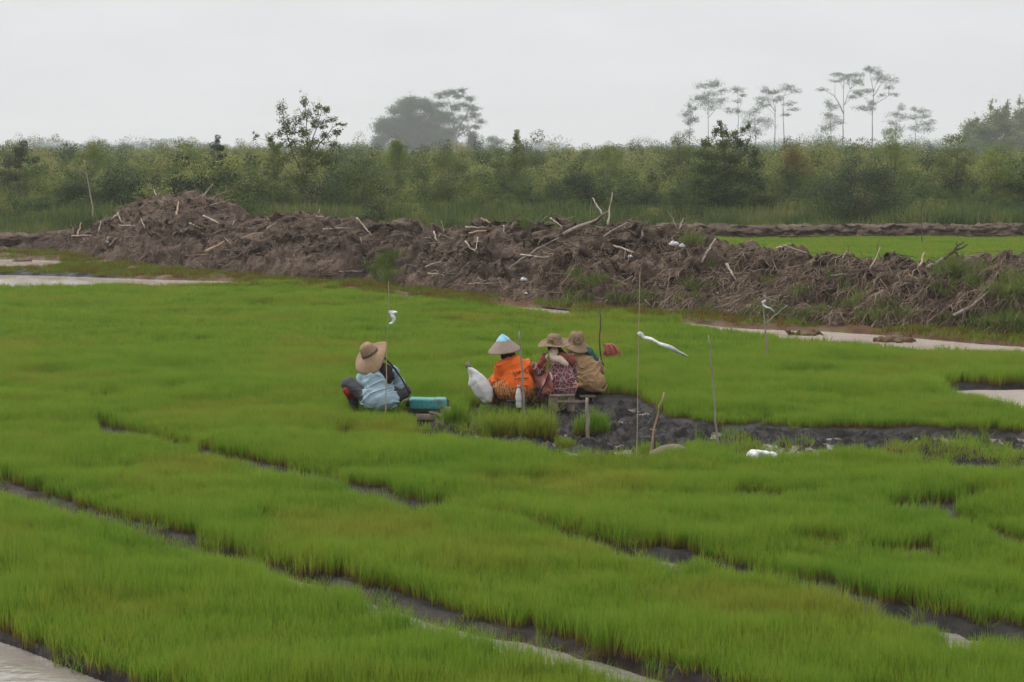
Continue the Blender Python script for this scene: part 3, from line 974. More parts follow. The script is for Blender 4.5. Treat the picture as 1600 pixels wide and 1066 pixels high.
# small brushwood: the uncountable tangle of twigs
mb = MB()
for i in range(2000):
    r_ = int(rng.integers(0, len(sx)))
    c_ = int(rng.integers(6, 100))
    p0 = np.array([HX[r_, c_], HY[r_, c_], HZ[r_, c_]])
    if zr[r_] < 0.25 or p0[2] < 0.08:
        continue
    pu = proj(*p0)[0]
    if pu > 1150 and rng.uniform() < 0.7:
        continue
    d = rng.normal(0, 1, 3)
    d[2] = abs(d[2]) * 0.35 if rng.uniform() < 0.6 else -abs(d[2]) * 0.5
    d /= np.linalg.norm(d)
    Lq = rng.uniform(0.15, 0.75)
    off = np.array([-ND[0], -ND[1], 0.8]) * 0.04
    q_ = np.array([p0 + off - d * 0.1, p0 + off + d * Lq * 0.5 + rng.normal(0, 0.06, 3), p0 + off + d * Lq])
    rr = rng.uniform(0.006, 0.017)
    mb.add(*tube(resample(q_, 5), np.linspace(rr, rr * 0.4, 5), 5), tone=rng.uniform())
m, n = newmat('brushwood')
c = n.ramp(tone_of(n), [(0.0, (0.045, 0.034, 0.027)), (0.55, (0.13, 0.10, 0.078)), (0.88, (0.24, 0.20, 0.16)), (1.0, (0.42, 0.36, 0.30))])
n.done(n.n('ShaderNodeBsdfPrincipled', {'Base Color': c, 'Roughness': 0.9, 'Specular IOR Level': 0.2}).outputs[0])
M['brushwood'] = m
tag(mb.build('brushwood', M['brushwood']), 'tangle of thin broken twigs and roots poking from the soil heap', 'brushwood', kind='stuff')

# the branches and logs one can tell apart
BR = [
    ([(942, 336), (926, 309)], .045, .03, 'wood_pale', 'short pale stub leaning left beside the tall upright pole on the heap'),
    ([(950, 352), (953, 325), (957, 301)], .045, .028, 'wood_pale', 'tall straight pale pole standing upright on top of the heap'),
    ([(880, 366), (905, 354), (930, 345), (949, 331)], .085, .055, 'wood_grey', 'thick dark log pointing up to the right below the tall upright pole'),
    ([(943, 371), (960, 359), (986, 345)], .05, .02, 'wood_grey', 'grey broken branch sloping up right of the thick dark log'),
    ([(1002, 375), (1005, 358), (1016, 342)], .06, .025, 'wood_dark', 'dark forked stump with a white tip at the right end of the crest'),
    ([(1057, 356), (1052, 342), (1043, 330)], .022, .012, 'wood_pale', 'thin white bowed twig standing at the back of the heap'),
    ([(1061, 358), (1068, 341)], .02, .012, 'wood_pale', 'small straight twig beside the bowed white twig'),
    ([(1096, 411), (1106, 393), (1118, 373)], .05, .04, 'wood_grey', 'grey leaning post on the brow above the dry grass slope'),
    ([(1135, 413), (1145, 428), (1152, 441)], .055, .035, 'wood_pale', 'pale broken branch lying down the slope below the leaning post'),
    ([(1436, 417), (1445, 395)], .045, .035, 'wood_tan', 'pale brown stub just left of the black forked branch'),
    ([(1490, 494), (1518, 480), (1548, 454)], .07, .05, 'wood_grey', 'long grey log half buried low on the weedy end of the heap'),
    ([(1316, 404), (1323, 391)], .03, .02, 'wood_pale', 'small white stub against the bright rear field'),
    ([(1214, 388), (1234, 381)], .035, .02, 'wood_pale', 'short white stick on the brow at the edge of the rear field'),
    ([(1298, 431), (1342, 428)], .03, .02, 'wood_grey', 'straight grey stick lying level on the dry grass slope'),
    ([(557, 340), (569, 353), (580, 368)], .04, .03, 'wood_pale', 'pale stick slanting down right on the middle of the heap'),
    ([(678, 362), (683, 377), (685, 387)], .04, .03, 'wood_pale', 'short white forked branch in the dip of the crest'),
    ([(727, 377), (735, 388), (748, 396)], .035, .025, 'wood_pale', 'white hooked branch below the dip of the crest'),
    ([(747, 371), (742, 393)], .03, .02, 'wood_pale', 'short pale stick crossing the end of the hooked branch'),
    ([(787, 352), (789, 388)], .028, .022, 'wood_grey', 'thin straight grey stick standing against the bare soil face'),
    ([(814, 398), (850, 403), (880, 396), (912, 380)], .045, .022, 'wood_pale', 'long pale sagging branch across the heap'),
    ([(798, 417), (838, 390), (873, 372)], .045, .025, 'wood_grey', 'long grey branch sloping up right above the sagging branch'),
    ([(860, 341), (879, 355)], .04, .03, 'wood_pale', 'pale stick slanting down into the root of the thick dark log'),
    ([(846, 347), (861, 331)], .035, .015, 'wood_tan', 'brown stick pointing up left of the pale slanting stick'),
    ([(751, 341), (767, 349)], .05, .045, 'wood_tan', 'short reddish cut log on the crest'),
    ([(727, 355), (758, 356)], .05, .03, 'wood_pale', 'pale split log lying level under the reddish cut log'),
    ([(733, 365), (760, 360)], .05, .04, 'wood_tan', 'brown log lying just under the pale split log'),
    ([(795, 351), (812, 335)], .04, .015, 'wood_dark', 'thin dark branch rising from the crest beside the reddish log'),
    ([(669, 427), (690, 430), (708, 437)], .03, .02, 'wood_pale', 'white antler shaped branch low on the heap near the field'),
    ([(664, 417), (690, 408)], .035, .025, 'wood_pale', 'pale straight stick above the antler shaped branch'),
    ([(732, 444), (790, 441)], .03, .02, 'wood_grey', 'long grey stick lying level along the foot of the heap'),
    ([(960, 384), (985, 393), (1013, 400)], .045, .03, 'wood_pale', 'pale branch sloping down right under the dark forked stump'),
    ([(316, 309), (333, 287)], .04, .03, 'wood_pale', 'pale stick standing up from the highest peak of the heap'),
    ([(325, 311), (362, 296)], .035, .02, 'wood_grey', 'long grey pole jutting right from the highest peak'),
    ([(328, 321), (361, 311)], .035, .02, 'wood_grey', 'lower grey pole jutting right under the long pole at the peak'),
    ([(244, 306), (240, 296)], .03, .02, 'wood_pale', 'small white stub on the left shoulder of the peak'),
    ([(275, 337), (279, 315)], .055, .045, 'wood_tan', 'orange brown stump standing on the face of the peak'),
    ([(178, 342), (184, 333), (190, 350)], .08, .05, 'wood_pale', 'pale bent root stump at the left end of the heap'),
    ([(112, 369), (140, 368), (163, 365)], .05, .035, 'wood_pale', 'long pale log lying at the far left tail of the heap'),
    ([(121, 368), (127, 348)], .05, .035, 'wood_tan', 'brown stub standing on the long pale log at the tail'),
    ([(154, 362), (158, 344)], .035, .03, 'wood_grey', 'grey stub standing between the tail log and the bent root stump'),
    ([(167, 381), (170, 368)], .10, .09, 'wood_pale', 'thick pale cut log end low on the left of the heap'),
    ([(171, 384), (184, 371)], .07, .05, 'wood_grey', 'grey log leaning beside the thick pale cut log'),
    ([(317, 337), (330, 342), (342, 349)], .05, .035, 'wood_pale', 'white knotted branch on the face below the peak'),
    ([(296, 349), (316, 357)], .04, .03, 'wood_pale', 'pale branch lying left of the white knotted branch'),
    ([(185, 352), (212, 353)], .04, .03, 'wood_pale', 'level pale branch right of the bent root stump'),
    ([(226, 357), (220, 341)], .035, .025, 'wood_pale', 'slim white stub at the end of the level pale branch'),
    ([(322, 394), (350, 377)], .09, .05, 'wood_tan', 'yellowish split trunk lying on the lower face below the peak'),
    ([(494, 338), (541, 344)], .03, .02, 'wood_grey', 'long grey stick lying level on the crest behind the dark soil block'),
    ([(505, 358), (546, 356)], .03, .03, 'wood_pale', 'pale level stick on the face left of the slanting pale stick'),
    ([(612, 348), (630, 341)], .03, .02, 'wood_pale', 'short pale stick lying on the middle crest'),
    ([(417, 357), (431, 349)], .05, .035, 'wood_pale', 'short thick pale stick on the crest right of the peak'),
    ([(530, 424), (568, 424)], .03, .02, 'wood_grey', 'dull stick lying along the foot of the heap left of the green weeds'),
]
EXTRA = {4: [([(1005, 361), (1001, 347)], .03, .02)], 15: [([(683, 379), (685, 372), (689, 365)], .03, .02)], 27: [([(690, 430), (684, 424), (674, 424)], .02, .012)], 36: [([(184, 336), (172, 345)], .05, .03)],
         2: [([(888, 362), (884, 372)], .10, .06), ([(890, 362), (897, 373)], .06, .03), ([(884, 364), (874, 357)], .06, .03)]}
for i, (pl, r0, r1, mt, lab) in enumerate(BR):
    def to3(pl, y0=None):
        Yc = [heapY(*p) for p in pl] if y0 is None else [y0] * len(pl)
        y0 = Yc[0]
        return [P(p[0], p[1], min(max(y, y0 - 0.7), y0 + 0.7) - 0.06) for p, y in zip(pl, Yc)]
    mb = MB()
    p3 = to3(pl)
    sweep(mb, p3, r0 * 0.62, r1 * 0.45, 9, 0.009, 7, 0.22)
    for (pl2, a, b2) in EXTRA.get(i, []):
        sweep(mb, to3(pl2, min(max(heapY(*pl[len(pl) // 2]), p3[0][1] - .64), p3[0][1] + .76)), a * 0.6, b2 * 0.5, 6, 0.015, 6, 0.2)
    o = mb.build('log' if r0 >= .07 else 'branch', M[mt], loc=p3[0])
    tag(o, lab, 'log' if r0 >= .07 else 'branch', 'dead wood on the soil heap')

# the black forked branch
mb = MB()
Yk = heapY(1455, 416) - 0.05
sweep(mb, [P(*p, Yk) for p in ((1449, 419), (1462, 412), (1475, 404))], .045, .04, 8, .01, 7, .15)
bk = MB()
for pl, a, b2 in (([(1475, 404), (1486, 396), (1496, 385), (1506, 377)], .04, .015), ([(1486, 396), (1500, 388), (1513, 382)], .028, .012), ([(1492, 393), (1499, 401)], .02, .012), ([(1496, 385), (1494, 378)], .014, .008)):
    sweep(bk, [P(*p, Yk - 0.02) for p in pl], a, b2, 8, .008, 6, .15)
o = mb.build('forked_branch', M['wood_grey'], loc=P(1449, 419, Yk))
tag(o, 'black forked dead branch reaching up before the bright rear field', 'branch', 'dead wood on the soil heap')
bk.build('dark_fork', M['wood_dark'], parent=o, loc=P(1475, 404, Yk))

# scraps of white plastic on the heap
def crumple(c, s, seed, flat=0.6):
    rg = np.random.default_rng(seed)
    a = np.linspace(0, 2 * math.pi, 19)[:-1]
    V, Q = [], []
    rings = [(0.02, 1.0), (0.45, .9), (0.8, .55), (1.0, 0.1), (0.85, -.3)]
    for r, z in rings:
        k = 1 + 0.35 * np.sin(a * 3 + seed) + 0.2 * rg.normal(0, 1, 18)
        V.append(np.stack([np.cos(a) * r * k * s[0], np.sin(a) * r * k * s[1], z * s[2] * (1 + 0.3 * rg.normal(0, 1, 18)) * flat], 1))
    V = np.concatenate(V) + np.asarray(c)
    for i in range(len(rings) - 1):
        for j in range(18):
            Q.append((i * 18 + j, i * 18 + (j + 1) % 18, (i + 1) * 18 + (j + 1) % 18, (i + 1) * 18 + j))
    return V, Q


for px, py, s, lab in ((818, 436, .075, 'crumpled white plastic scrap low on the soil heap above the field'), (822, 458, .035, 'tiny white scrap at the foot of the heap'),
                       (1052, 380, .10, 'grey white plastic sheet on the brow of the heap beside green weeds'), (985, 400, .05, 'dull white scrap on the upper slope left of the plastic sheet'),
                       (1064, 383, .07, 'smaller grey scrap just right of the plastic sheet')):
    c = P(px, py, heapY(px, py) - 0.08)
    o = MB().add(*crumple((0, 0, -s * .3), (s, s * .6, s * 1.1), int(px))).build('plastic_scrap', M['white_plastic'])
    o.location = c
    tag(o, lab, 'plastic scrap', 'white scraps on the soil heap')

# weeds on the heap (stuff)
q, sc_ = [], []
for (px, py, rx, ry, nn) in ((600, 420, 22, 20, 40), (1500, 432, 40, 28, 26), (1585, 465, 40, 45, 45), (1570, 508, 70, 12, 34), (1400, 500, 90, 9, 18), (1210, 492, 90, 7, 18), (1260, 455, 60, 25, 8), (925, 440, 30, 20, 10), (1080, 379, 12, 3, 6), (1100, 440, 50, 30, 8), (960, 470, 90, 8, 20), (1330, 470, 60, 25, 14), (1700, 480, 90, 50, 130), (835, 352, 30, 4, 14)):
    for _ in range(nn):
        ux, vx = px + rng.normal(0, 0.5) * rx, py + rng.normal(0, 0.5) * ry
        if vx < lerp(ux, TOP, 1) + 2:
            continue
        q.append(P(ux, vx, heapY(ux, vx)) + np.array([0, 0, -0.04]))
        sc_.append(rng.uniform(0.5, 1.2))
q = np.array(q)
k = len(q)
wv_ = [clump('weed_clump', 34, 0.17, 0.30, 0.012, 0.55, M['weed'], 170 + i) for i in range(4)]
sc_ = np.array(sc_)
scatter('weeds', q, np.stack([sc_, sc_, sc_ * rng.uniform(0.7, 1.2, k)], 1), np.stack([rng.normal(0, .2, k), rng.normal(0, .2, k), rng.uniform(0, 6.28, k)], 1), rng.integers(0, 4, k), wv_, 'green weeds sprouting in patches on the soil heap', 'weeds')

# mud clods at the margin and in the beds: a small group of countable ones, the rest is part of the ground
for px, py, s, lab in ((1247, 582, .06, 'dark mud clod lying on the seedlings, the left one of a pair'), (1295, 585, .07, 'dark mud clod lying on the seedlings, the right one of a pair'), (490, 882, .13, 'dark mud lump beside the front path between beds'), (455, 876, .09, 'small dark mud lump left of the bigger one on the front path'),
                       (1050, 860, .08, 'mud lump at the end of the middle path'), (1255, 516, .30, 'flat rusty mud island in the ditch water'), (1400, 526, .34, 'long low rusty mud island in the right part of the ditch'), (1505, 597, .10, 'mud clod on the far edge of the right pond'), (36, 404, .24, 'low mud island in the far left pool')):
    g = G(px, py)
    sdf = SDF((-s * 1.6, -s * 1.2, -s * .5), (s * 1.6, s * 1.2, s), s / 9)
    fl = 0.16 if s > .2 else 0.55
    sdf.ell((0, 0, 0), (s, s * .7, s * fl), 0.02).ell((s * .5, s * .1, 0), (s * .6, s * .5, s * fl * .8), s * .2).ell((-s * .6, 0, 0), (s * .6, s * .4, s * fl * .6), s * .2)
    sdf.warp(s * .18, 3.2 / s, int(px))
    o = MB().add(*sdf.nets(), tone=1.0).build('mud_clod', M['clod'] if s < .2 else M['ground'])
    o.location = (g[0], g[1], (0.13 if 'seedlings' in lab else -0.08))
    tag(o, lab, 'mud clod', 'mud clods in the field')

# ---------------------------------------------------------------- rear field, berm
fy0, fy1 = 59, 75
q = jitter_grid(50, 74.5, 0.21, 0.34)
u, v = proj(q[:, 0], q[:, 1], 0 * q[:, 0])
kp = (u > 1080) & (v < 425) & (v > 375) & (v < lerp(u, TOP, 1) + 12 + 0 * u) & (q[:, 0] > 4.5)
rbx = np.interp(q[:, 1], By[::-1], (Bx + 2.1 * WID * ND[0])[::-1])
kp &= (q[:, 0] > rbx + 0.5)
q = q[kp]
k = len(q)
rv = [clump('seedling_clump', 38, 0.19, 0.22, 0.016, 0.2, M['rice'], 180 + i) for i in range(4)]
scatter('rear_seedlings', np.stack([q[:, 0], q[:, 1], 0 * q[:, 0] - 0.01], 1), np.stack([np.ones(k), np.ones(k), 0.9 + 0.3 * vn(q[:, 0], q[:, 1], 0, 222)], 1), np.stack([0 * q[:, 0], 0 * q[:, 0], rng.uniform(0, 6.28, k)], 1), rng.integers(0, 4, k), rv,
        'strip of bright green seedlings behind the soil heap', 'seedlings')


def bank(x0, x1, Yf, H, label, seed):
    n1 = int((x1 - x0) / 0.11)
    xs = np.linspace(x0, x1, n1)
    prof = np.array([(-.25, -.05), (-.05, .02), (0.0, .12), (.05, .25), (.02, .32), (.12, .40), (.16, .55), (.14, .7), (.22, .85), (.34, .96), (.6, 1.0), (1.0, 1.0), (1.6, .9), (2.6, .25), (3.0, -.05)])
    tq = np.linspace(0, 1, 34)
    s0 = np.linspace(0, 1, len(prof))
    pd, pz = np.interp(tq, s0, prof[:, 0]), np.interp(tq, s0, prof[:, 1])
    A, B = np.meshgrid(xs, np.arange(34), indexing='ij')
    yb = Yf(A)
    end = np.clip(np.minimum(A - x0, x1 - A) / 1.2, 0, 1)
    hz = H * (1 + 0.13 * vn(A * 0.5, 0 * A, 0, seed)) * end
    Zb = pz[B] * hz
    Yb = yb + pd[B] - 0.13 * fbm(A * 3.2, B * 0.22, 0, seed + 3, 4, .65) - 0.10 * (np.abs(vn(A * 1.4, B * 0.09, 0, seed + 5)) < 0.1)
    Zb = Zb + 0.08 * fbm(A * 3.5, Yb * 3, 0, seed + 7, 4, .65) * np.clip(pz[B], 0.2, 1)
    i4 = (np.arange(n1 - 1)[:, None] * 34 + np.arange(33)[None]).ravel()
    o = MB().add(np.stack([A, Yb, Zb], -1).reshape(-1, 3), np.stack([i4, i4 + 34, i4 + 35, i4 + 1], 1)).build('earth_bank', M['heap'])
    return tag(o, label, 'earth bank')


bank(P(985, 375, 73)[0], 30, lambda x: 73.2 + 0.5 * vn(x * 0.2, 0 * x, 0, 5), 0.60, 'low cut earth bank behind the bright rear field', 501)
bank(-40, P(170, 390, 66)[0], lambda x: 66.5 + 0.5 * vn(x * 0.2, 0 * x, 0, 6), 0.58, 'low dark earth bank beyond the water at the far left', 511)

# ---------------------------------------------------------------- scrubland behind
def bushmesh(name, seed, r, h, ncl, nl, ls, mat, up=0.3):
    rg = np.random.default_rng(seed)
    mb = MB()
    C = []
    for i in range(ncl):
        a, q = rg.uniform(0, 6.28), math.sqrt(rg.uniform(0, 1))
        zz = rg.uniform(0.12, 1) ** 0.8 * h * (1 - 0.5 * q * q) * rg.uniform(0.75, 1.15)
        C.append((math.cos(a) * q * r, math.sin(a) * q * r, zz))
    for c in C:
        L = rg.normal(0, 1, (nl, 3))
        L = L / np.linalg.norm(L, axis=1)[:, None] * rg.uniform(.55, 1.1, (nl, 1)) ** .5 * np.array([.23, .23, .19]) * rg.uniform(0.6, 1.25) * (r + h) / 2
        pts = np.array(c) + L
        pts[:, 2] = np.abs(pts[:, 2])
        mb.add(*leaves(pts, ls, up, 0.55, rg, nrm=L / (np.linalg.norm(L, axis=1)[:, None] + 1e-6) + np.array([0, 0, .5])))
        if rg.uniform() < 0.5:
            mb.add(*tube(resample([(c[0] * .3, c[1] * .3, 0), c], 3), [.02 * r, .014 * r, .005 * r], 4))
    z = np.concatenate([v[:, 2] for v in mb.v])
    k = 1.0 / np.percentile(z, 97)
    for v in mb.v:
        v[:, 2] *= k
    return mb.mesh(name, mat)


def wispmesh(name, seed, h, nb, w, mat, spread=.35):
    rg = np.random.default_rng(seed)
    R = np.stack([rg.normal(0, spread * .5, nb), rg.normal(0, spread * .5, nb), 0 * np.zeros(nb)], 1)
    V, Q, tn = blades(R, h * rg.uniform(.5, 1.1, nb), w * rg.uniform(.6, 1.4, nb), 0.45, rg)
    return MB().add(V, Q, tone=tn).mesh(name, mat)


bv = [bushmesh('scrub_bush', 600 + i, 0.75, 1.0, 34, 190, 0.036, M['scrub']) for i in range(6)] + [bushmesh('scrub_bush', 620 + i, 0.75, 1.0, 34, 190, 0.034, M['scrub_shaded']) for i in range(4)]
gv = [wispmesh('tall_grass_tuft', 640 + i, 0.9, 60, 0.030, M['tallgrass']) for i in range(5)]


def shrub_start(x):
    return np.where(x > 3, 76.2, np.where(x < -11, 68.5, 72.0)) + 1.0 * vn(x * .3, 0 * x, 0, 700)


pts, hs, ix = [], [], []
y = 67.0
while y < 330:
    st = 0.92 + (y - 67) * 0.012
    hw = 0.305 * y + 2
    xs = np.arange(-hw, hw, st)
    xs = xs + rng.uniform(-.5, .5, len(xs)) * st
    yy = y + rng.uniform(-.5, .5, len(xs)) * st
    ok = yy > shrub_start(xs) + 1.8
    dep = np.clip((yy - shrub_start(xs)) / 14, 0, 1)
    nz = vn(xs * .17, yy * .10, 0, 701)
    nz2 = vn(xs * .5, yy * .5, 0, 702)
    hb = 0.75 + 1.25 * dep + 0.55 * nz + 0.40 * nz2 + 0.80 * np.clip((yy - 88) / 60, 0, 1) + 0.45 * np.clip((yy - 150) / 150, 0, 1)
    ok &= (vn(xs * .35, yy * .35, 0, 703) > -0.52)
    pts.append(np.stack([xs, yy, 0 * xs - .03], 1)[ok])
    hs.append(np.clip(hb, 0.45, 6)[ok])
    y += st
pts, hs = np.concatenate(pts), np.concatenate(hs)
k = len(pts)
print('scrub', k)
hs = hs * rng.uniform(0.66, 1.16, k)
hx = hs * rng.uniform(0.75, 1.2, k)
scatter('scrub', pts, np.stack([np.clip(hx, .8, 4), np.clip(hx, .8, 4), hs * rng.uniform(.8, 1.15, k)], 1), np.stack([0 * hs, 0 * hs, rng.uniform(0, 6.28, k)], 1), np.where(rng.uniform(0, 1, k) < np.interp(pts[:, 1] - shrub_start(pts[:, 0]), [0, 4, 14, 24, 60], [.35, .75, .75, .30, .12]) + .25 * vn(pts[:, 0] * .2, pts[:, 1] * .2, 0, 733), rng.integers(6, 10, k), rng.integers(0, 6, k)), bv,  # shade-coloured bushes picked mostly just behind the front edge
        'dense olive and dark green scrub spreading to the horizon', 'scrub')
pts, hs = [], []
y = 67.0
while y < 200:
    st = 0.36 + (y - 67) * 0.014
    hw = 0.305 * y + 2
    xs = np.arange(-hw, hw, st)
    xs = xs + rng.uniform(-.5, .5, len(xs)) * st
    yy = y + rng.uniform(-.5, .5, len(xs)) * st
    ok = (yy > shrub_start(xs) + 0.5) & (vn(xs * .25, yy * .2, 0, 711) > -0.05 - 0.9 * (yy < shrub_start(xs) + 6))
    dep = np.clip((yy - shrub_start(xs)) / 16, 0, 1)
    pts.append(np.stack([xs, yy, 0 * xs - .02], 1)[ok])
    hs.append(np.clip(1.0 + 1.0 * dep + 0.7 * np.clip((yy - 95) / 80, 0, 1) + .45 * vn(xs * .3, yy * .3, 0, 712), .4, 3)[ok])
    y += st
pts, hs = np.concatenate(pts), np.concatenate(hs)
k = len(pts)
print('tall grass', k)
scatter('tall_grass', pts, np.stack([np.clip(hs, .8, 1.6)] * 2 + [hs], 1), np.stack([0 * hs, 0 * hs, rng.uniform(0, 6.28, k)], 1), rng.integers(0, 5, k), gv, 'rank tall grass growing through the front of the scrub', 'tall grass')


# shrubs and trees one can tell apart
def shrub(px, ptop, Y, wpx, mat, label, name='shrub', seed=0, pointed=0.0, ncl=60, nl=60, ls=0.10, open_=0.0, group='shrubs standing out of the scrub', cat='shrub', pbot=None):
    rg = np.random.default_rng(seed + 900)
    b = P(px, 300, Y)
    b[2] = 0
    h = P(px, ptop, Y)[2]
    r = wpx / 2 * Y / F
    root = empty(name, b, label, cat, group)
    fo, stm = MB(), MB()
    zmin = 0.12 if pbot is None else P(px, pbot, Y)[2] / h
    for i in range(ncl):
        a = rg.uniform(0, 6.28)
        zf = rg.uniform(zmin, 1.0)
        env = (1 - zf) * pointed + (1 - pointed) * math.sqrt(max(0.03, 1 - max(0, (zf - .45) / .57) ** 2))
        q = math.sqrt(rg.uniform(0.05, 1)) * env * r * rg.uniform(.75, 1.2)
        c = np.array([math.cos(a) * q, math.sin(a) * q, zf * h * rg.uniform(.94, 1.03)])
        s = r * (0.20 if open_ < .5 else 0.11) * rg.uniform(.6, 1.3)
        L = rg.normal(0, 1, (nl, 3))
        L = L / np.linalg.norm(L, axis=1)[:, None] * rg.uniform(.4, 1.05, (nl, 1)) ** .5 * s * np.array([1.7, 1.7, 1.35])
        fo.add(*leaves(c + L, ls * .9, 0.3, 0.5, rg, nrm=L / (np.linalg.norm(L, axis=1)[:, None] + 1e-6) + np.array([0, 0, .5])))
        if rg.uniform() < 0.4 + open_:
            mid = np.array([c[0] * .35, c[1] * .35, c[2] * .55])
            stm.add(*tube(resample([(c[0] * .05, c[1] * .05, 0), mid, c * .97], 6), np.linspace(.028, .007, 6) * (h / 3), 5))
    fo.build('foliage', mat, parent=root)
    stm.build('stem', M['bark'], parent=root)
    return root


SH = [
    (30, 224, 90, 60, 'leaf_dark', 'dark broad shrub at the far left skyline', 0, 50), (150, 222, 96, 70, 'leaf_light', 'bright green shrub on the skyline at the left of the bare sapling', 0, 46),
    (343, 219, 100, 34, 'leaf_dark', 'small dark round shrub between the left skyline shrubs and the young tree', 0.2, 40), (300, 224, 104, 60, 'leaf_light', 'light green shrub just left of the small dark round shrub', 0, 46),
    (620, 222, 96, 60, 'leaf_light', 'light bushy shrub below the big hazy tree', 0.2, 50), (806, 206, 104, 26, 'leaf_mid', 'slim upright sapling rising alone right of the big hazy tree', 0.7, 30),
    (800, 226, 92, 70, 'leaf_mid', 'low green shrub around the slim upright sapling', 0, 46), (945, 222, 98, 70, 'leaf_light', 'light green shrub on the open skyline in the middle', 0, 46),
    (1060, 215, 110, 60, 'leaf_mid', 'leafy shrub left of the pointed dark shrub', 0.2, 46), (1350, 262, 80, 150, 'leaf_dark', 'wide low dark shrub behind the right earth bank', 0, 90),
    (1395, 210, 94, 70, 'leaf_light', 'bright green shrub under the slender hazy trees', 0.2, 50), (1490, 203, 96, 60, 'leaf_mid', 'leafy dark shrub left of the bamboo thicket', 0.2, 50),
    (1560, 222, 88, 70, 'leaf_light', 'bright shrub in front of the bamboo thicket', 0, 46), (1240, 228, 92, 70, 'leaf_rust', 'rusty shrub between the pointed shrub and the slender trees', 0, 40),
    (700, 240, 86, 80, 'leaf_mid', 'olive shrub in the middle of the scrub front', 0, 50), (120, 292, 78, 90, 'leaf_dark', 'low dark shrub behind the bare sapling', 0, 60),
    (900, 275, 82, 90, 'leaf_dark', 'dark shrub behind the tall upright pole', 0, 50), (560, 262, 82, 110, 'leaf_mid', 'broad shrub right of the young tree', 0, 60), (430, 215, 90, 46, 'leaf_mid', 'small shrub at the left foot of the young tree', 0.2, 36),
]
for i, (px, pt, Y, w_, mt, lab, po, nc) in enumerate(SH):
    pt = pt - 3 if pt < 230 else pt
    shrub(px, pt, Y, w_, M[mt], lab, seed=i, pointed=po, ncl=nc, nl=210, ls=0.078)


FK = 2.1
FG = 'hazy trees on the horizon'


def limbed(px_base, Y, stems, pads, mat, label, name, nl=60, ls=0.10, group=None, barkm='bark', r0=0.06, seed=0, flat=0.5, cat='tree', base_y=300, droop=0.0, dens=1.3):
    """a tree from its stems (pixel polylines) and foliage pads (px, py, half width, half height)"""
    rg = np.random.default_rng(seed + 1200)
    if group == FG:
        Y, ls, r0, dens = Y * FK, ls * FK * .60, r0 * FK * .55, 10.0
    b = P(px_base, base_y, Y)
    b[2] = 0
    root = empty(name, b, label, cat, group)
    tr, fo = MB(), MB()
    k = Y / F
    loc = lambda x, y, dy=0.0: np.array([(x - px_base) * k, dy, P(px_base, y, Y)[2]])
    for s in stems:
        p3 = [loc(x, y) if y < 900 else np.array([(x - px_base) * k, 0, -0.05]) for x, y in s]
        sweep(tr, p3, r0 * (1 if len(s) > 2 else .6), r0 * .3, 10, r0 * .3, 6, .1)
    for (x, y, rx, ry) in pads:
        if name == 'slender_tree':
            ry, rx, x, y = ry * 1.25 * rg.uniform(.8, 1.25), rx * rg.uniform(.85, 1.2), x + rg.normal(0, 1.2), y + rg.normal(0, 1.0)
        dy = rg.normal(0, 1) * rx * k * 0.9
        c = loc(x, y, dy)
        nn = int(dens * nl * max(0.5, rx * ry / 40.0))
        sub = rg.normal(0, 1, (max(3, nn // 14), 3)) * np.array([rx, rx, ry]) * k * .55
        C = sub[rg.integers(0, len(sub), nn)] + rg.normal(0, 1, (nn, 3)) * np.array([rx * .28, rx * .28, ry * .32]) * k
        fo.add(*leaves(c + C, ls, 0.2, 0.55, rg, droop, nrm=C / (np.linalg.norm(C, axis=1)[:, None] + 1e-6) + np.array([0, 0, .6])))
        sidx = stems[rg.integers(0, len(stems))]
        st = min((q for s in stems for q in s if q[1] < 900), key=lambda q: abs(q[0] - x) + abs(q[1] - (y + 14)) * 1.2)
        tr.add(*tube(resample([loc(*st), (loc(*st) + c) / 2 + np.array([0, 0, -ry * k * .3]), c], 5), np.linspace(r0 * .35, r0 * .1, 5), 4))
    tr.build('trunk', M[barkm], parent=root)
    fo.build('crown', mat, parent=root)
    return root


# young tree left, near
limbed(478, 80, [[(476, 1000), (475, 320), (478, 280), (482, 240), (480, 200), (478, 165)], [(478, 280), (460, 245), (448, 205), (442, 165)], [(482, 250), (500, 225), (520, 200), (535, 190)], [(482, 240), (495, 200), (505, 170)], [(475, 300), (445, 262), (425, 220)], [(478, 270), (520, 240), (527, 215)]],
       [(442, 172, 7, 10), (450, 190, 9, 9), (440, 205, 9, 7), (458, 205, 10, 8), (468, 185, 9, 8), (477, 160, 6, 10), (480, 178, 8, 9), (474, 205, 10, 8), (498, 168, 7, 8), (492, 190, 8, 8), (510, 170, 7, 7), (505, 195, 9, 7), (520, 188, 8, 5), (534, 195, 7, 4), (527, 205, 9, 5), (510, 213, 9, 6), (425, 215, 7, 7), (432, 228, 9, 6), (455, 222, 12, 7), (490, 222, 11, 8), (520, 226, 10, 6), (470, 235, 16, 8), (500, 240, 14, 8), (402, 214, 5, 5), (445, 248, 14, 9), (482, 256, 18, 10), (515, 250, 12, 9), (470, 280, 18, 10)],
       M['leaf_mid'], 'young open crowned tree standing tall behind the left half of the heap', 'young_tree', nl=70, ls=.095, r0=.034, seed=1, dens=2.0)
